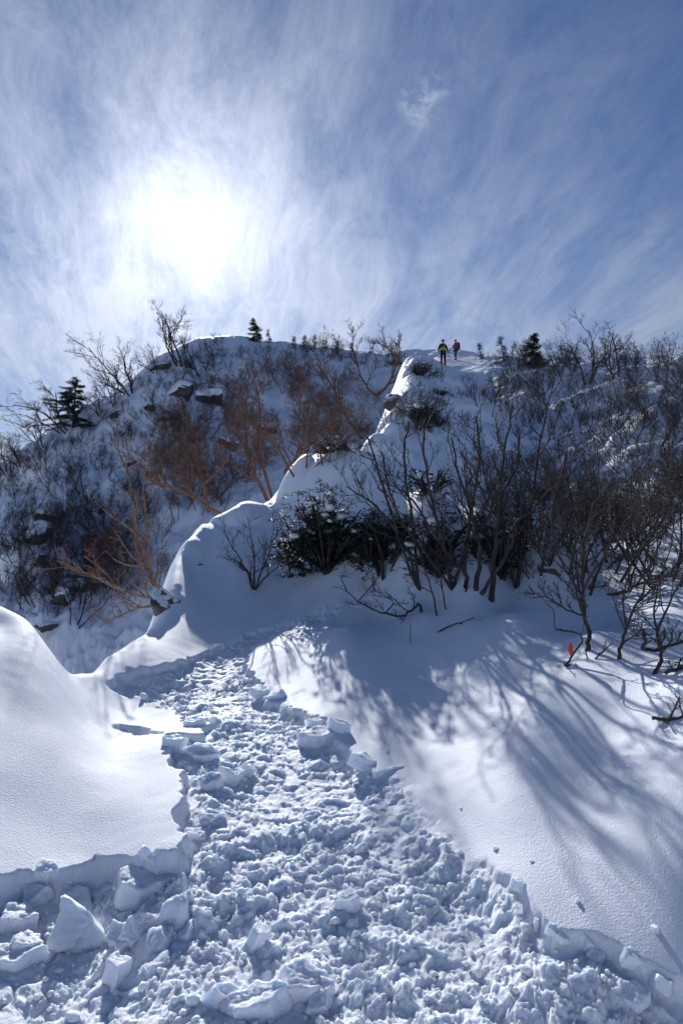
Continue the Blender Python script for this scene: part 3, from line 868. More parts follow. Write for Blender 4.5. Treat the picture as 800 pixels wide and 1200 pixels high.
def ground_at(px, py, beyond=1.5):
    p = hit(px, py, beyond)
    return p if p is not None else pt(px, py, 60)


# ------------------------------------------------------------------ near trees (surveyed limbs)
T1 = limb_tree('birch_tree', 101, [
    ([(216, 712), (200, 700), (183, 686), (168, 662), (160, 640), (157, 600), (152, 560), (140, 530)], 12.4, .05, .014),
    ([(183, 686), (176, 660), (172, 620), (168, 580), (172, 545)], 12.3, .028, .010),
    ([(205, 706), (180, 700), (150, 694), (120, 680), (95, 668), (80, 664)], [12.4, 12.3, 12.2, 12.1, 12.0, 11.9], .035, .010),
    ([(190, 708), (165, 712), (140, 722), (118, 735)], 12.2, .03, .01)],
    'tan barked birch leaning out over the gully from the snowy spur', 'birch tree', M_TAN, M_RED, kids=(10, 5, 4, 3), lim=.9, fit='raw')

T2 = limb_tree('bare_tree', 102, [
    ([(575, 706), (577, 660), (582, 620), (588, 580), (604, 548), (612, 505)], 11.8, .055, .016),
    ([(557, 706), (560, 670), (559, 630), (548, 590), (535, 550), (528, 512)], 12.0, .052, .014),
    ([(546, 702), (545, 675), (530, 655), (510, 630), (492, 600), (470, 570)], 12.1, .050, .014),
    ([(563, 697), (580, 672), (597, 640), (605, 612), (628, 596), (652, 560)], 11.6, .040, .012),
    ([(545, 675), (548, 640), (575, 600), (570, 560), (560, 520)], 12.3, .035, .010)],
    'clump of dark bare trunks in front of the evergreen hollow', 'bare tree', M_DARK, M_BROWN, kids=(7, 4, 4, 2), lim=1.15, start=.3, up=1.3, kink=.12, rmin=.0045)

T13 = limb_tree('bare_tree', 130, [
    ([(530, 692), (520, 640), (506, 590), (498, 540), (496, 500)], 11.6, .034, .016),
    ([(531, 692), (545, 640), (556, 580), (561, 520), (556, 488)], 11.6, .034, .016),
    ([(530, 692), (500, 650), (470, 610), (455, 570), (448, 530)], 11.6, .028, .012)],
    'tall upright bare tree just left of the trunk clump', 'bare tree', M_DARK, M_BROWN, kids=(6, 4, 3, 2), lim=1.05, start=.4, up=1.3, kink=.12, rmin=.0045)
T14 = limb_tree('bare_tree', 131, [
    ([(606, 690), (612, 640), (624, 580), (632, 520), (640, 478)], 11.4, .034, .016),
    ([(605, 690), (592, 640), (586, 580), (592, 520), (600, 476)], 11.4, .034, .016)],
    'tall upright bare tree just right of the trunk clump', 'bare tree', M_DARK, M_BROWN, kids=(6, 4, 3, 2), lim=1.05, start=.4, up=1.3, kink=.12, rmin=.0045)

T15 = limb_tree('bare_tree', 132, [
    ([(492, 694), (478, 650), (455, 610), (430, 585), (405, 570)], 11.7, .026, .010),
    ([(492, 694), (486, 640), (478, 580), (474, 530), (478, 494)], 11.7, .032, .016),
    ([(493, 694), (470, 640), (452, 580), (440, 540), (432, 512)], 11.7, .030, .014)],
    'bare tree reaching left over the evergreen bushes', 'bare tree', M_DARK, M_BROWN, kids=(6, 4, 4, 2), lim=1.05, start=.35, up=1.2, kink=.12, rmin=.004)

T3 = limb_tree('bare_tree', 103, [
    ([(687, 764), (690, 745), (684, 722), (684, 690), (683, 650), (690, 610), (702, 570), (698, 530)], 7.4, .028, .007),
    ([(684, 700), (665, 672), (650, 640), (645, 600), (655, 560)], 7.4, .016, .005),
    ([(684, 690), (700, 662), (722, 640), (740, 600), (752, 560)], 7.3, .016, .005),
    ([(684, 722), (660, 712), (640, 700), (622, 702)], 7.4, .012, .004)],
    'slender dark tree beside the red ribbon on the snow crest', 'bare tree', M_DARK, M_BROWN, kids=(10, 5, 4, 3), lim=.68, rmin=.0026, start=.12, up=1.0, kink=.13)
T3b = limb_tree('fallen_branch', 104, [
    ([(702, 770), (692, 778), (680, 785), (668, 781), (662, 779)], 7.05, .022, .013),
    ([(662, 779), (672, 765), (682, 750), (676, 742), (660, 738), (650, 735), (648, 715), (640, 708)], [7.05, 7.05, 7.05, 7.1, 7.1, 7.1, 7.1, 7.1], .012, .004),
    ([(695, 776), (702, 766), (717, 754)], 7.0, .012, .005)],
    'thick bent branch lying in the snow under the red ribbon', 'branch', M_DARK, M_BROWN, kids=(3, 3, 2), maxl=3, lim=.3, rmin=.0028, part='branch')

T4 = limb_tree('bare_tree', 105, [
    ([(724, 774), (728, 755), (733, 735), (748, 705), (762, 672), (775, 630), (790, 590)], 6.8, .020, .006),
    ([(733, 735), (730, 700), (738, 662), (745, 620), (748, 580)], 6.9, .012, .004),
    ([(748, 705), (775, 680), (800, 655), (830, 620)], 6.8, .012, .004)],
    'thin dark tree standing between the ribbon tree and the right edge', 'bare tree', M_DARK, M_BROWN, kids=(9, 5, 4, 3), lim=.55, rmin=.0028, start=.15)

T5 = limb_tree('bare_tree', 106, [
    ([(766, 792), (771, 778), (775, 760), (770, 745), (780, 715), (796, 680), (812, 640)], 6.2, .022, .006),
    ([(752, 760), (768, 762), (790, 755), (815, 745)], 6.25, .018, .012),
    ([(752, 762), (755, 750), (754, 740)], 6.2, .020, .012),
    ([(770, 745), (765, 715), (772, 680), (785, 640), (790, 600)], 6.3, .012, .004),
    ([(790, 802), (800, 796), (815, 785)], 5.9, .02, .018), ([(779, 789), (795, 783), (815, 779)], 6.0, .016, .012)],
    'crooked dark shrub tree with a snapped stump at the right edge', 'bare tree', M_DARK, M_BROWN, kids=(6, 5, 4, 3), lim=.5, rmin=.0028, start=.2)

T6 = limb_tree('bare_branch', 107, [
    ([(763, 842), (780, 843), (800, 840), (830, 832)], [4.9, 4.85, 4.8, 4.75], .012, .015),
    ([(775, 843), (784, 850), (792, 858)], 4.8, .006, .003), ([(800, 840), (796, 826), (795, 815)], 4.8, .006, .003),
    ([(820, 850), (800, 872), (792, 884), (796, 892)], 4.75, .006, .003)],
    'dark twig reaching in from the right above the lit slope', 'branch', M_DARK, M_BROWN, kids=(5, 4, 3), maxl=3, lim=.3, rmin=.002, part='branch', fit=False)

T7 = limb_tree('bare_twig', 108, [
    ([(512, 742), (524, 735), (540, 730), (545, 742), (555, 752), (563, 764)], 9.3, .013, .005),
    ([(540, 730), (538, 745), (528, 752), (518, 755)], 9.3, .008, .003), ([(543, 738), (556, 738), (563, 726)], 9.3, .007, .003)],
    'small twisted twig poking out of the shaded snow below the trunks', 'twig', M_DARK, M_BROWN, kids=(4, 3, 2), maxl=3, lim=.28, rmin=.003, part='branch')

T8 = limb_tree('low_shrub', 109, [
    ([(494, 718), (491, 708), (484, 714), (470, 722), (452, 719), (435, 712), (418, 703), (405, 690), (398, 676)], 11.0, .026, .006),
    ([(452, 719), (460, 705), (445, 695), (436, 688)], 11.0, .014, .004), ([(484, 714), (485, 700), (478, 690)], 11.0, .012, .004),
    ([(420, 704), (432, 690), (446, 672)], 11.1, .010, .004), ([(474, 722), (470, 735), (473, 745)], 10.8, .008, .003)],
    'low arching shrub with red buds lying across the shaded trail', 'shrub', M_DARK, M_BROWN, kids=(6, 4, 3), maxl=3, lim=.45, rmin=.0035, part='branch')

T9 = limb_tree('bare_shrub', 110, [
    ([(296, 692), (292, 676), (284, 660), (272, 640), (262, 622)], 12.3, .022, .007),
    ([(298, 692), (298, 672), (297, 650), (294, 628), (290, 606)], 12.3, .020, .006),
    ([(299, 692), (306, 672), (314, 652), (318, 632), (322, 618)], 12.3, .020, .006),
    ([(300, 690), (316, 672), (330, 662), (338, 648)], 12.3, .016, .006), ([(300, 691), (290, 668), (276, 658), (266, 652)], 12.3, .014, .005)],
    'fan shaped bare shrub on the smooth snow left of the bushes', 'shrub', M_DARK, M_BROWN, kids=(6, 4, 3), maxl=3, lim=.62, rmin=.004, up=.9, part='stem')

T9b = limb_tree('bare_shrub', 111, [
    ([(366, 668), (360, 655), (350, 650), (345, 640), (352, 628)], 13.2, .022, .007),
    ([(340, 672), (338, 660), (328, 652), (322, 642)], 13.2, .018, .006)],
    'crooked little shrub between the fan shrub and the snowy evergreens', 'shrub', M_DARK, M_BROWN, kids=(6, 4, 3), maxl=3, lim=.5, rmin=.004, part='stem')

T10 = limb_tree('bare_sapling', 112, [
    ([(512, 722), (508, 700), (500, 675), (492, 650), (480, 625), (468, 612)], 10.8, .016, .006),
    ([(522, 715), (519, 695), (516, 680), (524, 662), (530, 640)], 11.0, .014, .005)],
    'pair of pale thin saplings in front of the dark hollow', 'sapling', M_BROWN, M_BROWN, kids=(6, 4, 3), maxl=3, lim=.6, rmin=.0035, part='stem')
T10b = limb_tree('dead_stalk', 113, [([(481, 755), (480, 748), (481, 740), (480, 731)], 9.5, .007, .004)],
    'single short dry stalk standing in the shaded snow', 'stalk', M_BROWN, kids=(1,), maxl=1, lim=.1, part='stem')

T11 = limb_tree('bare_shrub', 114, [
    ([(710, 698), (735, 692), (748, 684), (770, 676), (790, 676)], 10.6, .030, .012),
    ([(620, 702), (650, 706), (672, 700), (690, 690), (712, 700)], 10.8, .030, .010), ([(712, 665), (722, 658), (729, 654)], 11.0, .03, .02),
    ([(646, 702), (630, 690), (610, 665), (600, 640)], 10.8, .02, .006), ([(735, 692), (745, 660), (760, 630), (765, 590)], 10.6, .018, .006)],
    'sprawling dark shrub creeping along the hollow behind the snow crest', 'shrub', M_DARK, M_BROWN, kids=(8, 5, 4, 3), maxl=4, lim=.8, rmin=.004, part='branch')

T12 = limb_tree('bare_tree', 115, [
    ([(795, 600), (782, 580), (788, 555), (775, 530), (782, 505)], 12.5, .05, .014), ([(788, 555), (800, 540), (815, 510)], 12.5, .03, .01)],
    'gnarled dark trunk with withered leaves at the right edge', 'bare tree', M_DARK, M_BROWN, kids=(8, 5, 4, 3), lim=.8)

# red brown birches above the snowy spur
RB = [
    ('rust brown birch with a thick forked trunk behind the spur', 120, [([(245, 600), (238, 570), (232, 545), (222, 525), (212, 500)], 24., .12, .03), ([(238, 570), (262, 545), (272, 520), (276, 480)], 24., .07, .02)]),
    ('rust brown birch with twin upright stems above the snow cap', 121, [([(320, 600), (300, 560), (290, 530), (286, 495), (280, 460)], 25., .13, .03), ([(322, 600), (312, 555), (303, 525), (305, 480), (300, 450)], 25.5, .11, .03)]),
    ('rust brown birch curving right above the lit snow cap', 122, [([(332, 575), (336, 550), (350, 530), (356, 505), (352, 470), (360, 440)], 25., .10, .02), ([(350, 530), (372, 515), (395, 500), (410, 488)], 25., .06, .02)]),
    ('tall slanting birch between the hillside and the rib', 123, [([(425, 515), (408, 492), (396, 470), (388, 450), (376, 432), (380, 415)], 34., .13, .03), ([(408, 492), (398, 480), (384, 474), (370, 478)], 34., .06, .02)]),
    ('spreading birch on the rib reaching above the skyline', 124, [([(440, 465), (455, 450), (462, 430), (457, 410), (440, 400)], 38., .11, .03), ([(440, 465), (426, 448), (418, 425), (412, 405), (416, 392)], 38., .10, .025), ([(462, 430), (468, 415), (466, 398)], 38., .06, .02)]),
    ('low birch bending left over the dark gully', 125, [([(262, 605), (230, 585), (200, 570), (180, 560), (165, 545)], 23., .10, .02), ([(230, 585), (215, 555), (205, 530)], 23., .06, .02)]),
]
for lab, sd, limbs in RB:
    limbs = [(a_, b_, c_ * .66, d_ * .75) for a_, b_, c_, d_ in limbs]
    limb_tree('birch_tree', sd, limbs, lab, 'birch tree', M_RED, M_RUST, kids=(14, 8, 5, 4), lim=1.6, fit=(True if sd in (123, 124) else 'raw'), rmin=.0055, ratio=.42, group='rust brown birches behind the spur')

# ------------------------------------------------------------------ far trees: one of each kind, copied and turned
FAR = {}


def variants(key, n, **kw):
    FAR[key] = [(bare_tree(1000 + hash_(key) + i * 7, **kw), [False]) for i in range(n)]


def hash_(s): return sum(ord(c) * (i + 3) for i, c in enumerate(s)) % 997


variants('red', 5, height=3.6, stems=3, maxl=4, kids=(7, 6, 5, 4), spread=.8, mat=M_RED, mat2=M_RUST, rmin=.0040, r0=.036, kink=.2, name='birch_tree', ratio=.55)
variants('brown', 5, r0=.04, height=3.0, stems=3, maxl=4, kids=(6, 5, 4, 4), spread=.8, mat=M_DARK, mat2=M_DARK, rmin=.0048, kink=.2, name='bare_tree', ratio=.55)
variants('dark', 5, height=3.0, r0=.035, stems=3, maxl=4, kids=(6, 5, 4, 3), spread=.75, mat=M_DARK, mat2=M_DARK, rmin=.0045, kink=.18, name='bare_tree', ratio=.52)
variants('sky', 4, height=5.2, stems=3, maxl=4, kids=(6, 5, 5, 4), spread=.8, lean=(-.35, 0), wind=(-.3, 0), mat=M_DARK, mat2=M_BROWN, rmin=.007, kink=.24, start=.15, name='bare_tree', ratio=.55)
variants('scrub', 3, height=1.4, stems=6, maxl=3, kids=(5, 5, 4), spread=1.0, mat=M_DARK, mat2=M_BROWN, rmin=.0045, kink=.2, name='bare_shrub', ratio=.55)

prng = random.Random(99)


def place(key, px, py, scale=1.0, label='', group=None, cat=None, loc=None, rz=None, tilt=(0, 0), sink=0.05):
    vs = FAR[key]; src, used_ = vs[prng.randrange(len(vs))]
    for s_, u_ in vs:
        if not u_[0]: src, used_ = s_, u_; break
    if used_[0]: o = copy_thing(src)
    else: o = src; used_[0] = True
    p = loc if loc is not None else ground_at(px, py, 18 if px < 240 else 1.5)
    o.location = (p[0], p[1], p[2] - sink)
    o.rotation_euler = (tilt[0], tilt[1], prng.uniform(0, 2 * pi) if rz is None else rz)
    if at_which(p) != 2: scale *= max(.5, shrink(p[1]))
    s = scale * prng.uniform(.88, 1.12); o.scale = (s, s, s * prng.uniform(.9, 1.1))
    o['category'] = cat or {'scrub': 'shrub', 'red': 'birch tree'}.get(key, 'bare tree')
    set_label(o, label, group)
    return o


LM = [(86, 480, 'the skyline conifer'), (216, 462, 'the large dark rock face'), (248, 474, 'the snow capped dark rock'), (90, 692, 'the brown earthy bank'), (42, 635, 'the black overhang'),
      (302, 390, 'the windblown summit conifer'), (519, 415, 'the hikers'), (625, 400, 'the right skyline conifer'), (690, 395, 'the tall crooked skyline tree'), (668, 762, 'the red ribbon'),
      (95, 785, 'the snow notch'), (488, 485, 'the sprawling dwarf pine'), (492, 430, 'the pine left of the hikers'), (650, 645, 'the sunlit hump'), (560, 640, 'the trunk clump'),
      (788, 560, 'the gnarled right edge trunk'), (345, 600, 'the snow capped boulder'), (185, 660, 'the leaning tan birch'), (300, 530, 'the twin stemmed birch'), (235, 550, 'the forked rust birch'),
      (350, 510, 'the right curving birch'), (385, 450, 'the tall slanting birch'), (440, 425, 'the spreading rib birch'), (368, 395, 'the brow conifers'), (150, 440, 'the left leaning skyline birch'),
      (270, 520, 'the hidden brown rock'), (175, 478, 'the small dark rock'), (795, 410, 'the right end of the skyline'), (2, 560, 'the left end of the skyline'), (600, 485, 'the sunlit snow patches'),
      (205, 400, 'the windswept skyline birch'), (448, 470, 'the rib rock flank'), (8, 700, 'the left drift peak'), (720, 400, 'the broad bare skyline crown'), (655, 415, 'the tree beside the crooked one')]
used_labels = set()


def landmark_label(x, y, head):
    order = sorted(LM, key=lambda m: (m[0] - x) ** 2 + (m[1] - y) ** 2)
    for wide in ('', 'further ', 'far '):
        for mx, my, nm in order[:6]:
            dx, dy = x - mx, y - my; d = math.hypot(dx, dy)
            side = 'left of' if dx < 0 else 'right of'; vert = 'above' if dy < 0 else 'below'
            if abs(dx) > 2.2 * abs(dy): ph = side
            elif abs(dy) > 2.2 * abs(dx): ph = vert
            else: ph = vert + ' and ' + side
            near_ = 'close' if d < 28 else ('a little' if d < 60 else 'well')
            lab = '%s, %s%s %s %s' % (head, wide, near_, ph, nm)
            if len(lab.split()) > 16: continue
            if lab not in used_labels:
                used_labels.add(lab); return lab
    return lab


def scatter(key, poly, n, size, label, group, mind=9, tilt=(0, 0)):
    """spread n trees over a patch of slope; size in metres relative to variant"""
    xs = [p[0] for p in poly]; ys = [p[1] for p in poly]; done = []; tries = 0
    while len(done) < n and tries < n * 40:
        tries += 1
        x, y = prng.uniform(min(xs), max(xs)), prng.uniform(min(ys), max(ys))
        ins = False
        for i in range(len(poly)):
            (x1, y1), (x2, y2) = poly[i], poly[i - 1]
            if (y1 > y) != (y2 > y) and x < (x2 - x1) * (y - y1) / (y2 - y1) + x1: ins = not ins
        if not ins or any((x - a) ** 2 + (y - b) ** 2 < mind * mind for a, b in done): continue
        done.append((x, y))
        place(key, x, y, size * prng.uniform(.7, 1.25), landmark_label(x, y, label), group, tilt=(tilt[0] + prng.gauss(0, .08), tilt[1] + prng.gauss(0, .08)))


scatter('brown', [(0, 560), (100, 500), (150, 480), (200, 560), (150, 680), (90, 740), (0, 700)], 84, .8, 'dark bare birch on shaded hillside', 'bare birches on the shaded left hillside', 10, (0, -.25))
scatter('brown', [(150, 460), (240, 410), (330, 410), (330, 450), (200, 510)], 40, .55, 'small bare birch', 'small birches below the left summit', 10, (0, -.15))
scatter('scrub', [(0, 570), (100, 510), (240, 410), (330, 410), (300, 480), (190, 560), (150, 680), (90, 740), (0, 700)], 60, .75, 'low bare scrub on shaded hillside', 'low scrub on the left hillside', 9, (0, -.3))
scatter('scrub', [(540, 470), (800, 440), (800, 640), (640, 640), (560, 560)], 40, .6, 'low bare scrub on right slope', 'low scrub on the right slope', 10)
scatter('red', [(170, 500), (330, 440), (410, 430), (400, 490), (340, 560), (250, 600), (180, 620)], 46, .8, 'rusty birch in thicket', 'rusty birches in the middle thicket', 9, (0, -.1))
scatter('red', [(340, 450), (445, 425), (455, 500), (420, 530), (340, 555)], 16, .75, 'rusty birch left of rib', 'rusty birches beside the rib', 10, (0, -.1))
scatter('red', [(95, 640), (180, 600), (190, 690), (150, 740), (100, 755)], 14, .7, 'rusty birch in gully', 'rusty birches in the gully', 10, (0, -.3))
scatter('brown', [(560, 470), (610, 425), (800, 430), (800, 520), (700, 520), (580, 500)], 54, .62, 'dark bare tree', 'bare trees below the right skyline', 8)
scatter('dark', [(620, 540), (800, 500), (800, 640), (700, 650), (600, 600)], 24, .68, 'spindly dark tree on blue slope', 'bare trees on the shaded right slope', 12)
scatter('dark', [(560, 672), (600, 678), (700, 690), (800, 690), (800, 665), (700, 640), (580, 640)], 11, .8, 'dense dark tree in front row', 'dense dark trees at the foot of the right slope', 22)
scatter('dark', [(600, 688), (690, 690), (690, 655), (600, 655)], 2, .9, 'dense dark tree right of trunks', 'dense dark trees right of the trunk clump', 18)
scatter('dark', [(500, 560), (600, 540), (630, 620), (560, 650), (490, 600)], 4, .5, 'dark tree behind trunks', 'bare trees behind the trunk clump', 12)
scatter('scrub', [(480, 440), (560, 445), (580, 500), (500, 530), (450, 500)], 14, .6, 'small bare shrub on rib', 'shrubs on the rib below the hikers', 12)
scatter('scrub', [(240, 402), (460, 415), (460, 430), (250, 420)], 14, .6, 'tiny bare shrub on brow', 'shrubs on the left summit brow', 10)

# trees that stand against the sky, each with its own description
for (x, y, s, key, tl, lab) in [
    (212, 428, 1.15, 'sky', 0, 'wide windswept birch on the skyline below the sun'),
    (236, 440, .85, 'sky', 0, 'smaller birch just right of the windswept skyline birch'),
    (152, 462, 1.1, 'sky', -.3, 'birch leaning left over the skyline right of the conifer'),
    (118, 486, .65, 'sky', -.2, 'birch rising directly behind the dark conifer'),
    (78, 506, 1.1, 'sky', -.5, 'spreading birch left of the dark conifer on the skyline'),
    (24, 545, .6, 'sky', -.3, 'lowest skyline birch near the left edge'),
    (6, 556, .7, 'sky', -.2, 'faint birch at the far left end of the skyline'),
    (380, 428, 1.2, 'red', 0, 'birch crossing the skyline right of the row of conifers'),
    (350, 425, .9, 'brown', 0, 'birch crossing the skyline in the row of conifers'),
    (425, 432, .9, 'red', 0, 'birch poking over the skyline left of the hikers'),
    (690, 450, .85, 'sky', .3, 'tall crooked tree highest on the right skyline'),
    (722, 442, .74, 'sky', .3, 'broad bare crown beside the tall crooked right tree'),
    (655, 440, .75, 'brown', 0, 'bare tree between the right conifer and the crooked tree'),
    (600, 440, .85, 'brown', 0, 'first tall bare tree right of the hikers'),
    (770, 440, .8, 'brown', 0, 'bare skyline tree near the right edge'),
    (795, 442, .75, 'brown', 0, 'bare skyline tree at the very right edge'),
    (745, 436, .7, 'brown', 0, 'low bare skyline tree right of the broad crown'),
    (184, 438, .6, 'sky', -.2, 'small birch between the windswept birch and the left leaning one'),
    (50, 526, .7, 'sky', -.2, 'small birch on the skyline between the spreading and lowest birches'),
    (134, 476, .6, 'sky', 0, 'fine twigged birch just left of the left leaning skyline birch'),
    (258, 406, .35, 'sky', 0, 'little bare birch at the left end of the snow brow'),
    (400, 424, .55, 'sky', .2, 'small bare birch on the brow right of the dwarf conifers'),
    (452, 424, .5, 'sky', .3, 'small bare birch on the brow just left of the rib pines'),
    (582, 432, .5, 'brown', 0, 'low bare tree at the left end of the right skyline thicket'),
    (560, 425, .35, 'brown', 0, 'little bare bush on the crest right of the hikers')]:
    place(key, x, y, s, lab, 'bare trees on the skyline', rz=prng.uniform(-.5, .5), tilt=(0, tl))
scatter('brown', [(585, 425), (800, 425), (800, 434), (600, 436)], 18, .5, 'low bare fringe tree', 'skyline fringe of bare trees', 7)

for k, (x, y, h_, r_, ln, lab) in enumerate([
    (86, 502, 4.4, 2.3, .1, 'dark bushy conifer among bare birches on the left skyline'),
    (302, 401, 2.6, .9, -.6, 'windblown conifer tallest on the left summit'),
    (316, 402, 1.2, .4, -.2, 'small conifer just right of the windblown summit conifer'),
    (345, 408, 1.1, .5, 0, 'leftmost in the row of dwarf conifers along the brow'),
    (356, 408, 1.2, .5, .1, 'second dwarf conifer from the left along the brow'),
    (368, 409, 1.3, .5, .1, 'taller dwarf conifer mid row along the brow'),
    (382, 410, .9, .5, 0, 'short dwarf conifer mid row along the brow'),
    (396, 411, .9, .4, 0, 'dwarf conifer at the right end of the brow row'),
    (412, 412, .8, .4, 0, 'lone dwarf conifer past the brow row'),
    (625, 432, 2.3, 1.0, .1, 'dark conifer rising above the right skyline'),
    (590, 425, 1.5, .6, -.2, 'shorter conifer left of the dark right skyline conifer'),
    (563, 420, 1.0, .25, -.1, 'tiny lone conifer on the crest right of the hikers'),
    (436, 414, 1.1, .5, .2, 'ragged conifer on the brow left of the rib')]):
    o = conifer(300 + k, h_ * (1.0 if h_ > 1.9 else 1.25), r_ * (1.0 if h_ > 1.9 else .75), .05 if h_ > 2 else .4, ln); p = ground_at(x, y); o.location = (p.x, p.y, p.z - .1)
    tag(o, lab, 'conifer', 'conifers along the skyline')

# ------------------------------------------------------------------ evergreen bushes
for k, (x, y, rx, ry, rz, cl_, per, lf, sn, sz, Yo_, lab) in enumerate([
    (385, 668, 1.1, .8, 1.6, 980, 9, .11, 40, .13, None, 'snow dusted evergreen bush leaning on the white boulder'),
    (450, 672, 1.0, .8, 1.25, 800, 8, .11, 8, .12, None, 'dark evergreen bush overhanging the black hollow'),
    (345, 650, .4, .35, .5, 130, 8, .11, 6, .09, None, 'small evergreen tuft left of the snow dusted bush'),
    (515, 672, .7, .6, 1.2, 170, 8, .12, 4, .12, None, 'dark evergreen bush behind the trunk clump'),
    (585, 672, .7, .6, 1.3, 150, 8, .13, 3, .12, None, 'tall evergreen bush right behind the trunk clump'),
    (488, 500, 1.3, .9, 1.25, 420, 9, .15, 8, .2, None, 'dark dwarf pine sprawling on the snowy rib'),
    (513, 498, .8, .6, .6, 160, 8, .15, 3, .15, None, 'small dwarf pine right of the sprawling one on the rib'),
    (492, 440, 1.1, .8, 1.1, 300, 9, .15, 8, .2, None, 'snow flecked dwarf pine just left of the hikers'),
    (465, 428, 1.0, .8, .7, 200, 8, .15, 6, .2, None, 'low dwarf pine on the brow left of the hikers'),
    (515, 462, .5, .4, .5, 90, 8, .14, 2, .12, None, 'little pine tuft on the rib under the hikers'),
    (425, 505, .9, .6, .7, 200, 8, .14, 4, .15, None, 'dark scrub pine at the foot of the rib'),
    (392, 528, .9, .5, .5, 160, 8, .13, 4, .14, None, 'dark scrub pine beside the lit snow cap'),
    (790, 575, .5, .4, .9, 160, 8, .13, 0, .1, None, 'withered leafy bush at the right edge'),
    (640, 585, .8, .6, 1.0, 160, 7, .13, 2, .12, None, 'dark leafy bush in the right hand thicket'),
    (505, 575, .6, .5, .6, 60, 8, .12, 3, .12, None, 'dark leafy bush above the black hollow')]):
    p = ground_at(x, y)
    pine = 'pine' in lab
    sh = max(.55, shrink(p.y)); rx, ry, rz, sz, lf = rx * sh, ry * sh, rz * sh, sz * sh * .75, lf * max(sh, .7)
    o = evergreen(500 + k, rx, ry, rz, cl_, per, lf, sn, narrow=.16 if pine else .34, name='dwarf_pine' if pine else 'evergreen_bush', mat=M_NEEDLE if pine else M_LEAF, snow_size=sz)
    o.location = (p.x, p.y, p.z - .1); tag(o, lab, 'bush', 'evergreen bushes')

# ------------------------------------------------------------------ rocks
def crag(seed, Vi):
    """angular boulder: a sphere cut by random planes, then roughened along its faces"""
    rs_ = np.random.RandomState(seed); n = rs_.randn(13, 3); n /= np.linalg.norm(n, axis=1, keepdims=True)
    d = rs_.uniform(.55, 1.0, 13); dt = Vi @ n.T
    r = np.min(np.where(dt > .05, d[None] / np.maximum(dt, .05), 9), axis=1)
    r = np.minimum(r, 1.35)
    V = Vi * r[:, None]
    return V * (1 + .10 * noise3(V, 2.6, seed % 31) + .05 * noise3(V, 7, (seed + 4) % 31))[:, None]


ROCKS = [
    (216, 462, 1.6, 1.2, 1.3, 'large dark rock face high on the left hillside'),
    (248, 468, 1.4, 1.0, 1.5, 'dark rock under a snow cap right of the large rock face'),
    (175, 478, .9, .7, .7, 'small dark rock left of and below the large rock face'),
    (196, 492, 1.0, .7, .6, 'dark ledge below the large rock face'),
    (135, 487, 1.0, .7, .7, 'dark rock just right of the skyline conifer'),
    (185, 430, 1.4, .8, .5, 'flat brown rock on the skyline under the birch'),
    (225, 515, .9, .7, .7, 'brown rock in the upper edge of the rusty thicket'),
    (268, 520, 1.2, .8, .8, 'brown rock hidden among the rusty birches'),
    (180, 555, .9, .7, .7, 'small brown rock in the middle of the left thicket'),
    (42, 635, 1.3, .9, 1.2, 'black overhanging rock at the far left of the hillside'),
    (55, 610, 1.1, .7, .8, 'dark slanting rock above the black overhang'),
    (90, 692, 1.2, .9, .8, 'brown earthy rock bank low in the gully'),
    (70, 705, .9, .7, .8, 'dark rock at the left foot of the earthy bank'),
    (48, 660, .7, .5, .6, 'small black rock below the overhang'),
    (150, 545, .8, .6, .5, 'dark rock poking from snow mid hillside'),
    (6, 640, .6, .5, .4, 'small dark rock touching the left edge'),
    (50, 735, .7, .5, .5, 'dark rock just above the left drift'),
    (318, 505, 1.0, .8, .7, 'brown rock behind the twin stemmed birch'),
    (120, 600, .7, .5, .5, 'dark stone in snow right of the slanting rock'),
    (462, 472, .8, .7, .7, 'dark rock flank on the side of the rib'),
    (640, 668, .35, .3, .2, 'low dark stone beside the sunlit hump at right'),
]
for k, (x, y, rx, ry, rz, lab) in enumerate(ROCKS):
    p = ground_at(x, y, 18 if x < 330 else 1.5); Vi, Fi = ICO4
    if at_which(p) != 2: q_ = shrink(p.y); rx, ry, rz = rx * q_, ry * q_, rz * q_
    Vv = crag(700 + k, Vi) * np.array([rx, ry, rz]) * .72
    o = link('rock', mesh_np('rock', Vv, None, Fi, mat=M_ROCK, smooth=False)); o.location = (p.x, p.y + .1, p.z); o.rotation_euler = (prng.gauss(0, .15), prng.gauss(0, .25), prng.gauss(0, .3))
    tag(o, lab, 'rock', 'dark rocks on the slopes')
    # snow lying on the upper side, thick in the middle and thinning to a ragged edge
    hgt_ = Vv[:, 2] / (rz * .72); up_ = sstep(-.05, .55, hgt_ + .25 * noise3(Vi, 3, k)) 
    Cv = Vv * (np.array([1.03, 1.03, 1.0]) * up_[:, None] + .90 * (1 - up_[:, None])); Cv[:, 2] += up_ * .10 * min(1.2, rz + .2) + up_ * .05 * noise3(Vi, 2.2, k + 3)
    if rx > .75: link('snow_cap', mesh_np('snow_cap', Cv, None, Fi, mat=M_FAR), o)
# earthy rock under the cornice on the spur
p = pt(196, 706, 13.4); Vi, Fi = ICO4
for (x, y, Yr, rx, ry, rz, lab) in [(196, 708, 12.6, .30, .35, .40, 'brown earthy rock under the snow lip where the birch is rooted'), (231, 666, 13.05, .20, .2, .30, 'small dark rock window in the snow of the spur'),
                                    (452, 655, 16.2, .6, .4, .45, 'black rock in the hollow beneath the evergreen bush')]:
    Vv = crag(int(x + y), Vi) * np.array([rx, ry, rz])
    Vv = Vv * shrink(ymap(Yr)); o = link('rock', mesh_np('rock', Vv, None, Fi, mat=M_ROCK)); gp_ = ground_at(x, y); o.location = (gp_ + Vector((0, .12 if x < 400 else .45, -.10))) if gp_.y < 14 else pt(x, y, ymap(Yr)); tag(o, lab, 'rock', 'rocks on the spur')


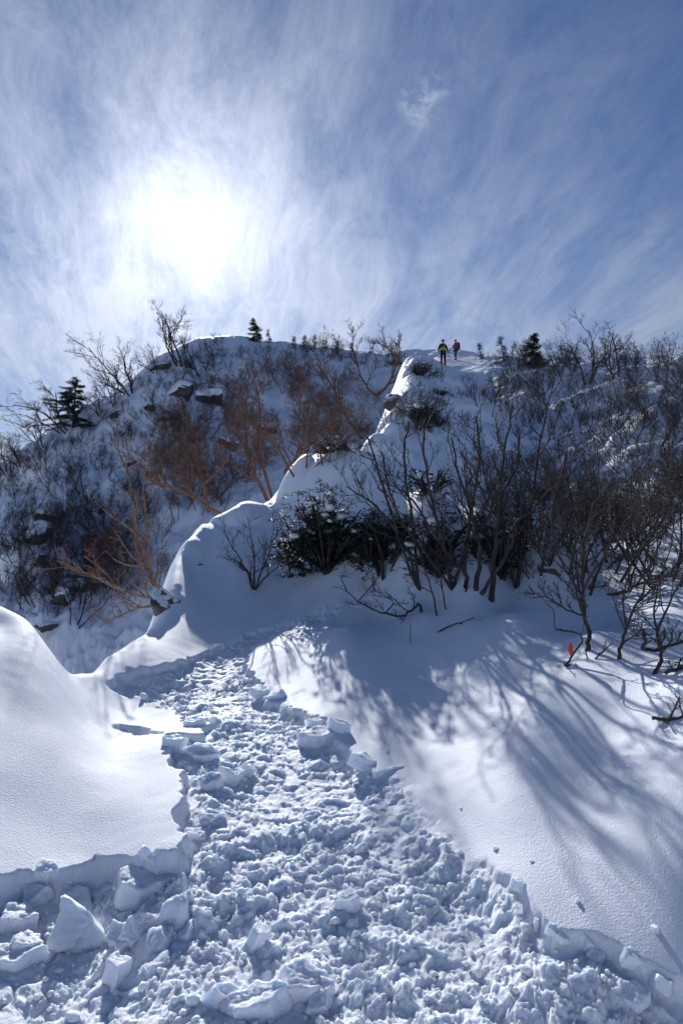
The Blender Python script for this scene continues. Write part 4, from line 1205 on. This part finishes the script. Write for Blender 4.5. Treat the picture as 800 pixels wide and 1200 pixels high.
# ------------------------------------------------------------------ broken snow slabs in the trail
def slab(seed, w, d, h, rough=.06, sub=12, jag=.32):
    """angular plate of wind crust: an irregular outline with real thickness, corners knocked off"""
    rng = random.Random(seed); nn = 3 if jag > .9 else rng.choice([4, 5, 5, 6]); jag = .1 if jag > .9 else jag
    ang = sorted(2 * pi * (i + rng.uniform(-.28, .28)) / nn for i in range(nn))
    cor = [(cos(a) * w / 2 * rng.uniform(1 - jag, 1.1), sin(a) * d / 2 * rng.uniform(1 - jag, 1.1)) for a in ang]
    ring = []
    M = sub
    for i in range(nn):
        (x1, y1), (x2, y2) = cor[i], cor[(i + 1) % nn]
        for t in range(M): ring.append((x1 + (x2 - x1) * t / M, y1 + (y2 - y1) * t / M))
    R = np.array(ring); nR = len(R)
    lay = [(-.5, .0), (-.5, .5), (-.5, .95), (-.46, 1.0), (-.15, 1.02), (.15, 1.0), (.44, .995), (.5, .96), (.53, .86), (.52, .74), (.5, .62), (.52, .5), (.5, .38), (.5, .25), (.5, .12), (.5, .0)]
    V = np.concatenate([np.concatenate([R * s, np.full((nR, 1), zl * h)], 1) for zl, s in lay])
    F = []
    for l in range(len(lay) - 1):
        i = np.arange(nR); j = (i + 1) % nR
        F.append(np.stack([l * nR + i, l * nR + j, (l + 1) * nR + j, (l + 1) * nR + i], 1))
    F = np.concatenate(F)
    s = min(w, d)
    V = V + s * rough * np.stack([noise3(V / s, 4, seed % 31), noise3(V / s, 4, (seed + 7) % 31), noise3(V / s, 3.2, (seed + 13) % 31)], 1) \
        + s * rough * .45 * np.stack([noise3(V / s, 13, (seed + 2) % 31), noise3(V / s, 13, (seed + 9) % 31), noise3(V / s, 13, (seed + 15) % 31)], 1)
    return V, F


SLABS = [  # px, py, w, d, h, tiltx, tilty, rz, label
    (165, 1050, .34, .24, .15, .15, .12, -.15, 'thick rounded snow block under the broken drift edge'),
    (172, 1010, .22, .2, .045, -.9, .35, -.35, 'thin crust plate leaning against the drift edge corner'),
    (84, 1060, .40, .13, .07, .35, .42, -.65, 'long pointed snow wedge sticking up at lower left'),
    (100, 1096, .34, .32, .10, .95, .1, .2, 'large square snow slab tilted up beneath the pointed wedge'),
    (160, 1098, .17, .13, .10, .8, -.3, .6, 'jagged upright snow shard right of the large square slab'),
    (140, 1112, .17, .14, .10, .7, .2, -.2, 'small snow slab leaning beside the jagged shard'),
    (68, 1108, .17, .11, .05, .1, .0, .1, 'flat thin snow plate left of the large square slab'),
    (40, 1060, .16, .14, .12, .6, -.3, .4, 'angular snow chunk left of the pointed wedge'),
    (12, 1090, .2, .16, .1, .1, .2, .2, 'blocky snow chunk at the lower left edge'),
    (10, 1135, .26, .2, .08, .1, -.1, .5, 'flat snow block near the left bottom corner'),
    (25, 1118, .15, .12, .08, .2, .2, 1.0, 'small snow block stacked above the corner block'),
    (50, 1030, .14, .12, .09, .3, .3, .0, 'small snow chunk tucked beneath the drift lip'),
    (350, 1170, .30, .24, .14, .3, .2, .3, 'big rough snow lump at the bottom centre'),
    (300, 1190, .3, .2, .12, .2, -.2, .2, 'pale flat snow slab at the bottom edge left of centre'),
    (300, 1110, .16, .14, .13, .3, .3, .8, 'peaked snow chunk left of the trail middle'),
    (380, 1180, .2, .18, .1, .4, -.3, .3, 'snow chunk beside the big lump at bottom centre'),
    (262, 1180, .22, .15, .1, .3, .5, .3, 'tilted snow chunk near the bottom at left'),
    (135, 1150, .11, .1, .11, .1, .1, .3, 'round snow knob in the shaded pit at lower left'),
    (410, 1068, .16, .14, .12, .2, -.2, .0, 'rounded snow lump in the middle of the trail'),
    (270, 915, .30, .22, .16, .3, .2, .4, 'cluster topping snow block right of the drift edge'),
    (245, 925, .2, .2, .15, .4, -.3, .4, 'snow block leaning into the cluster by the drift edge'),
    (288, 908, .2, .14, .12, .4, .5, .9, 'sharp snow block on the right of the cluster'),
    (205, 880, .30, .24, .18, .1, .0, .2, 'square snow block at the notch in the left drift'),
    (235, 890, .34, .26, .14, .5, .2, .1, 'broad snow block leaning out of the drift notch'),
    (225, 850, .26, .2, .08, .2, -.2, .0, 'overhanging crust tip of the left drift'),
    (226, 985, .16, .12, .09, .1, .2, .0, 'snow chunk resting beneath the leaning crust plate'),
    (248, 960, .18, .12, .07, .3, .1, .4, 'flat snow chunk mid trail near the drift edge'),
    (375, 872, .46, .36, .17, .15, -.1, .1, 'largest snow block on the right side of the trail'),
    (398, 858, .3, .1, .16, .2, .2, -.5, 'upright crust plate behind the largest right block'),
    (375, 848, .3, .14, .08, .3, -.1, -.1, 'thin snow plate behind the largest right block'),
    (430, 900, .40, .28, .10, .3, .3, .4, 'wing shaped snow plate on the right trail edge'),
    (452, 906, .28, .14, .06, .1, -.15, .2, 'small plate pointing right from the wing shaped plate'),
    (340, 834, .34, .2, .08, .1, .0, .0, 'flat snow plate left above the largest right block'),
    (305, 812, .34, .24, .09, .2, .1, -.2, 'snow plate at the upper right trail edge'),
    (292, 800, .24, .2, .07, .1, .1, .3, 'small plate above the upper right trail plate'),
    (322, 818, .26, .16, .09, .3, -.4, -.3, 'tilted plate at the corner of the right drift'),
    (628, 1090, .03, .035, .08, .1, .1, .3, 'little upright snow finger at the right trail edge'),
    (610, 1040, .12, .07, .05, .2, .2, .2, 'small crust flake on the right trail edge'),
    (655, 1100, .16, .07, .05, .3, .4, -.6, 'long snow block below the snow finger'),
    (700, 1125, .12, .08, .05, .3, -.2, .4, 'angular snow block in the lower right trench'),
    (742, 1128, .12, .08, .06, .4, .3, .2, 'snow block against the right drift lip'),
    (780, 1158, .13, .10, .05, .2, .4, .8, 'snow block near the right bottom edge'),
    (690, 1108, .07, .07, .05, .5, .2, .2, 'small cube of snow in the lower right trench'),
    (745, 1172, .16, .1, .05, .4, .2, -.7, 'slanted snow plate low at the right'),
    (768, 1092, .04, .04, .03, .0, .0, .2, 'tiny snow crumb alone on the right drift'),
    (453, 881, .05, .04, .02, .0, .1, .4, 'tiny flake of snow on the drift above the wing shaped plate'),
    (540, 949, .035, .03, .02, .0, .1, .9, 'tiny snow crumb on the middle of the right drift'),
    (581, 996, .035, .03, .02, .1, .0, .1, 'tiny snow crumb above the notch in the right trail edge'),
    (623, 1011, .035, .03, .02, .1, .0, .6, 'tiny snow crumb right of the notch in the trail edge'),
    (677, 1057, .03, .025, .02, .1, .0, .6, 'tiny snow crumb between the snow finger and the lone crumb'),
]
for k, (x, y, w_, d_, h_, tx, ty, rz_, lab) in enumerate(SLABS):
    p = ground_at(x, y); q_ = max(.6, shrink(p.y)); q_ *= 1.3 if (x < 200 and y > 1020) else 1; w_, d_, h_ = w_ * q_, d_ * q_, h_ * q_
    V, F = slab(40 + k, w_, d_, h_, rough=.075, jag=1. if ('wedge' in lab or 'pointing' in lab) else .36); p = ground_at(x, y)
    o = link('snow_block', mesh_np('snow_block', V, F, mat=M_BLOCK)); o.location = (p.x, p.y + d_ * .15, p.z + h_ * .12); o.rotation_euler = (tx, ty, rz_)
    tag(o, lab, 'snow block', 'broken snow blocks along the trail')

# loose crumbs nobody could count
rs = np.random.RandomState(5); Vs, Fs, b = [], [], 0
cnt = 0; Vi, Fi = ICO1; Vi2, Fi2 = ICO2
NX = 60000
cY = np.exp(rs.uniform(lg(2.4), lg(9), NX)); cA = rs.uniform(-.6, .6, NX); cX = cA * cY
sd = trail_sd(cX, cY); pr = np.clip(sd / 0.25, 0, 1) * 0.5 + ((sd > .03) & (sd < .2)) * .4
clus = np.clip(perlin(cX * 1.9, cY * 1.9, 77) * 1.6 + .6, 0.05, 1)
keep = (rs.rand(NX) < pr * clus * 0.20) & (sd > .02); cX, cY, cA, sd = cX[keep], cY[keep], cA[keep], sd[keep]
cz = zfull(cA, np.log(cY))
for i in range(len(cX)):
    s = 0.007 + 0.014 * rs.rand() ** 2.5 + (0.022 * rs.rand() if rs.rand() < .07 else 0)
    s *= 0.9
    if sd[i] < 0: s *= .6
    Vb, Fb = (Vi, Fi) if s < .03 else (Vi2, Fi2)
    R = Matrix.Rotation(rs.rand() * 6.28, 3, Vector(rs.randn(3)).normalized())
    n = 1 + .35 * noise3(Vb, 1.7, int(rs.randint(35)))
    Vv = (Vb * n[:, None] * np.array([s * rs.uniform(.8, 1.5), s, s * rs.uniform(.6, 1.)])) @ np.array(R)
    Vs.append(Vv + np.array([cX[i], cY[i], cz[i] + s * .3])); Fs.append(Fb + b); b += len(Vb)
tag(link('snow_rubble', mesh_np('snow_rubble', np.concatenate(Vs), None, np.concatenate(Fs), mat=M_CHURN, smooth=True)), 'loose crumbs of trodden snow scattered over the trail', 'snow rubble', kind='stuff')

# ------------------------------------------------------------------ ribbons
M_RIB = cloth('red_ribbon', (0.95, 0.07, 0.02), .5)
for (x, y, Y, w_, h_, lab) in [(668.5, 761, 7.0, .045, .13, 'bright red ribbon tied to the bent branch'), (418, 704, 10.9, .03, .03, 'small red tag at the left end of the low arching shrub'), (440, 711, 10.9, .04, .03, 'small red tag mid way on the low arching shrub'),
                          (566, 460, 39., .20, .22, 'faint red ribbon in the thicket edge below the hikers')]:
    import bmesh
    kk = KF[104] if Y == 7.0 else (KF[109] if Y < 20 else ymap(Y) / Y); q = pt(x, y, Y * kk); w_ *= kk; h_ *= kk; nn = 7; V = []
    for i in range(nn):
        t = i / (nn - 1); zc = h_ * (.5 - t); ww = w_ * (.35 + .65 * sin(pi * min(1, t * .8 + .15)))
        for sgn in (-1, 1): V.append((sgn * ww * .5, .01 * sin(t * 6 + sgn), zc))
    V = np.array(V); F = [(2 * i, 2 * i + 1, 2 * i + 3, 2 * i + 2) for i in range(nn - 1)]
    V2 = V + np.array([0, w_ * .12, 0]); off = len(V)
    F += [tuple(a + off for a in reversed(f)) for f in F[:nn - 1]]
    rim = [2 * i for i in range(nn)] + [2 * i + 1 for i in reversed(range(nn))]
    F += [(rim[i], rim[(i + 1) % len(rim)], rim[(i + 1) % len(rim)] + off, rim[i] + off) for i in range(len(rim))]
    o = link('ribbon', mesh_np('ribbon', np.concatenate([V, V2]), np.array(F), mat=M_RIB)); o.location = q; tag(o, lab, 'ribbon', 'red trail ribbons')


# ------------------------------------------------------------------ hikers
def skin(name, verts, edges, radii, mat, parent, root_i=0, sub=2):
    me = bpy.data.meshes.new(name); me.from_pydata([tuple(v) for v in verts], edges, []); me.update()
    o = link(name, me, parent)
    md = o.modifiers.new('skin', 'SKIN'); md.use_smooth_shade = True
    for i, r in enumerate(radii):
        sv = me.skin_vertices[0].data[i]; sv.radius = (r, r) if isinstance(r, float) else r; sv.use_root = (i == root_i)
    ms = o.modifiers.new('sub', 'SUBSURF'); ms.levels = sub; ms.render_levels = sub
    me.materials.append(mat)
    return o


M_SKIN = cloth('skin', (0.55, 0.33, 0.24), .5); M_BLACK = cloth('black_cloth', (.018, .018, .022)); M_GREEN = cloth('lime_cloth', (.30, .48, .03)); M_MAG = cloth('magenta_cloth', (.30, .02, .10))
M_DKGR = cloth('dark_green_cloth', (.02, .035, .03)); M_REDG = cloth('red_gaiter', (.60, .02, .02)); M_NAVY = cloth('navy_pack', (.03, .025, .06)); M_POLE = cloth('orange_pole', (.75, .16, .05), .4); M_GREY = cloth('grey_knit', (.10, .09, .10))


def hiker(name, loc, rz, arms, legs, jm, tm, hatm, label, pack=True, vest=None, packm=M_NAVY, pole=None, ext='person'):
    """local frame: faces -Y, x to its own left; arms/legs are joint positions"""
    r = empty(name, loc, rz); r.scale = (.9, .9, .9)
    # body: one continuous skin under the clothes
    J = [(0, 0, .98), (0, 0, 1.15), (0, .01, 1.38), (0, 0, 1.50), (0, -.01, 1.56), (0, -.02, 1.66), (0, -.015, 1.74)]
    E = [(0, 1), (1, 2), (2, 3), (3, 4), (4, 5), (5, 6)]; R = [(.15, .11), (.13, .10), (.16, .11), (.055, .055), (.075, .08), (.085, .10), (.06, .07)]
    for (sh, el, wr) in arms:
        b0 = len(J); J += [sh, el, wr]; R += [(.055, .055), (.042, .042), (.03, .03)]; E += [(2, b0), (b0, b0 + 1), (b0 + 1, b0 + 2)]
    for (hp, kn, an, toe) in legs:
        b0 = len(J); J += [hp, kn, an]; R += [(.085, .085), (.06, .06), (.042, .042)]; E += [(0, b0), (b0, b0 + 1), (b0 + 1, b0 + 2)]
    skin('body', J, E, R, M_SKIN, r)
    # face
    V, F = ICO2
    for nm, pos, sc, m in (('nose', (0, -.125, 1.655), (.014, .022, .02), M_SKIN), ('eye', (-.032, -.105, 1.675), (.012, .008, .009), M_BLACK), ('eye', (.032, -.105, 1.675), (.012, .008, .009), M_BLACK),
                           ('mouth', (0, -.108, 1.615), (.024, .008, .006), M_MAG), ('ear', (-.088, -.01, 1.655), (.012, .022, .032), M_SKIN), ('ear', (.088, -.01, 1.655), (.012, .022, .032), M_SKIN)):
        o = link(nm, mesh_np(nm, V * np.array(sc) + np.array(pos), None, F, mat=m), r)
    # hat: knitted dome with a turned-up band
    Vh = V.copy(); Vh[:, 2] = np.maximum(Vh[:, 2], -.15); Vh = Vh * np.array([.105, .12, .105]) + np.array([0, -.01, 1.72])
    link('hat', mesh_np('hat', Vh, None, F, mat=hatm), r)
    an = np.arange(20) * 2 * pi / 20
    band, bf = tubes([([(.104 * cos(a), .118 * sin(a) - .01, 1.71) for a in np.linspace(0, 2 * pi, 17)], [.016] * 17)], 6)
    link('hat_band', mesh_np('hat_band', band, bf, mat=hatm), r)
    # jacket
    J2 = [(0, 0, .92), (0, 0, 1.12), (0, .01, 1.36), (0, 0, 1.48)]; E2 = [(0, 1), (1, 2), (2, 3)]; R2 = [(.20, .15), (.185, .145), (.20, .15), (.085, .085)]
    for (sh, el, wr) in arms:
        b0 = len(J2); J2 += [sh, el, tuple(Vector(el).lerp(Vector(wr), .95))]; R2 += [(.085, .085), (.068, .068), (.05, .05)]; E2 += [(2, b0), (b0, b0 + 1), (b0 + 1, b0 + 2)]
    skin('jacket', J2, E2, R2, jm, r, 1)
    if vest:
        skin('vest_panel', [(0, -.05, .98), (0, -.055, 1.16), (0, -.05, 1.30)], [(0, 1), (1, 2)], [(.185, .13), (.205, .14), (.19, .13)], vest, r)
    # trousers, gaiters, boots
    J3 = [(0, 0, .96)]; E3 = []; R3 = [(.17, .13)]
    for (hp, kn, an_, toe) in legs:
        b0 = len(J3); mid = tuple(Vector(kn).lerp(Vector(an_), .8)); J3 += [hp, kn, mid]; R3 += [(.115, .115), (.085, .085), (.07, .07)]; E3 += [(0, b0), (b0, b0 + 1), (b0 + 1, b0 + 2)]
        skin('gaiter', [tuple(Vector(kn).lerp(Vector(an_), .35)), tuple(Vector(kn).lerp(Vector(an_), .7)), tuple(Vector(kn).lerp(Vector(an_), 1.0))], [(0, 1), (1, 2)], [(.085, .085), (.09, .09), (.08, .08)], M_REDG, r)
        skin('boot', [(an_[0], an_[1] + .03, an_[2] - .02), (an_[0], an_[1], an_[2] - .06), toe], [(0, 1), (1, 2)], [(.07, .07), (.06, .05), (.05, .04)], M_BLACK, r)
    skin('trousers', J3, E3, R3, tm, r)
    # gloved hands: palm, four fingers and a thumb, gently curled
    for k, (sh, el, wr) in enumerate(arms):
        d = (Vector(wr) - Vector(el)).normalized(); side = Vector((-1 if wr[0] < 0 else 1, 0, 0))
        side = (side - d * side.dot(d)).normalized(); nrm = d.cross(side).normalized(); w0 = Vector(wr)
        V_ = [w0, w0 + d * .045, w0 + d * .085]; E_ = [(0, 1), (1, 2)]; R_ = [(.028, .028), (.038, .024), (.036, .020)]
        for f in range(4):
            b0 = len(V_); o0 = w0 + d * .08 + nrm * (.026 * (f - 1.5) * .75); ln = (.060, .070, .066, .050)[f]
            V_ += [o0, o0 + d * ln * .5 - side * .010, o0 + d * ln * .85 - side * .035]; R_ += [(.011, .011), (.010, .010), (.009, .009)]; E_ += [(2, b0), (b0, b0 + 1), (b0 + 1, b0 + 2)]
        b0 = len(V_); V_ += [w0 + d * .035 + nrm * .035, w0 + d * .065 + nrm * .055 - side * .02]; R_ += [(.013, .013), (.011, .011)]; E_ += [(1, b0), (b0, b0 + 1)]
        skin('glove', V_, E_, R_, M_BLACK, r, 1, 1)
    if pack:
        Vb, Fb = ICO3; Vp = np.sign(Vb) * np.abs(Vb) ** .6 * np.array([.17, .13, .27]) + np.array([0, .24, 1.24])
        pk = link('backpack', mesh_np('backpack', Vp, None, Fb, mat=packm), r)
        for s in (-1, 1):
            st, sf = tubes([(smooth_path([(s * .10, .14, 1.45), (s * .12, -.02, 1.54), (s * .13, -.16, 1.38), (s * .14, -.12, 1.15), (s * .12, .14, 1.05)], 12), [.018] * 12)], 6)
            link('strap', mesh_np('strap', st, sf, mat=packm), pk)
        lid = np.sign(Vb) * np.abs(Vb) ** .7 * np.array([.15, .12, .07]) + np.array([0, .23, 1.53])
        link('pack_lid', mesh_np('pack_lid', lid, None, Fb, mat=packm), pk)
    tag(r, label, ext)
    return r


p1 = ground_at(519, 427.5); p2 = ground_at(534, 422)
hiker('person', (p1.x, p1.y, p1.z - .04), radians(4),
      [((-.20, .0, 1.40), (-.30, .03, 1.14), (-.31, -.06, .90)), ((.20, .0, 1.40), (.30, .02, 1.14), (.32, -.06, .92))],
      [((-.10, 0, .92), (-.12, -.06, .50), (-.13, .02, .10), (-.14, -.14, .03)), ((.10, 0, .92), (.13, .02, .50), (.15, .06, .10), (.16, -.10, .03))],
      M_BLACK, M_BLACK, M_BLACK, 'hiker in a black and lime green jacket walking towards the viewer', vest=M_GREEN)
hiker('person', (p2.x, p2.y, p2.z - .04), radians(-68),
      [((-.20, .0, 1.40), (-.27, -.10, 1.18), (-.26, -.33, 1.08)), ((.20, .0, 1.40), (.26, -.16, 1.22), (.25, -.42, 1.16))],
      [((-.10, 0, .92), (-.11, -.04, .50), (-.11, .10, .10), (-.12, -.06, .03)), ((.10, 0, .92), (.12, -.12, .50), (.13, -.10, .10), (.14, -.26, .03))],
      M_MAG, M_DKGR, M_GREY, 'hiker in a magenta jacket with a backpack holding a pole out front', packm=M_NAVY)
V, F = tubes([([(0, 0, 0), (.01, 0, .6), (.0, 0, 1.15), (.0, 0, 1.28)], [.014, .016, .018, .024])], 8)
pl = link('trekking_pole', mesh_np('trekking_pole', V, F, mat=M_POLE)); pl.location = (p2.x - .50, p2.y - .02, p2.z - .05)
tag(pl, 'orange trekking pole planted between the two hikers', 'trekking pole')
V, F = tubes([([(.05 * cos(a), .05 * sin(a), .09) for a in np.linspace(0, 2 * pi, 13)], [.008] * 13)], 4)
link('basket', mesh_np('basket', V, F, mat=M_BLACK), pl)
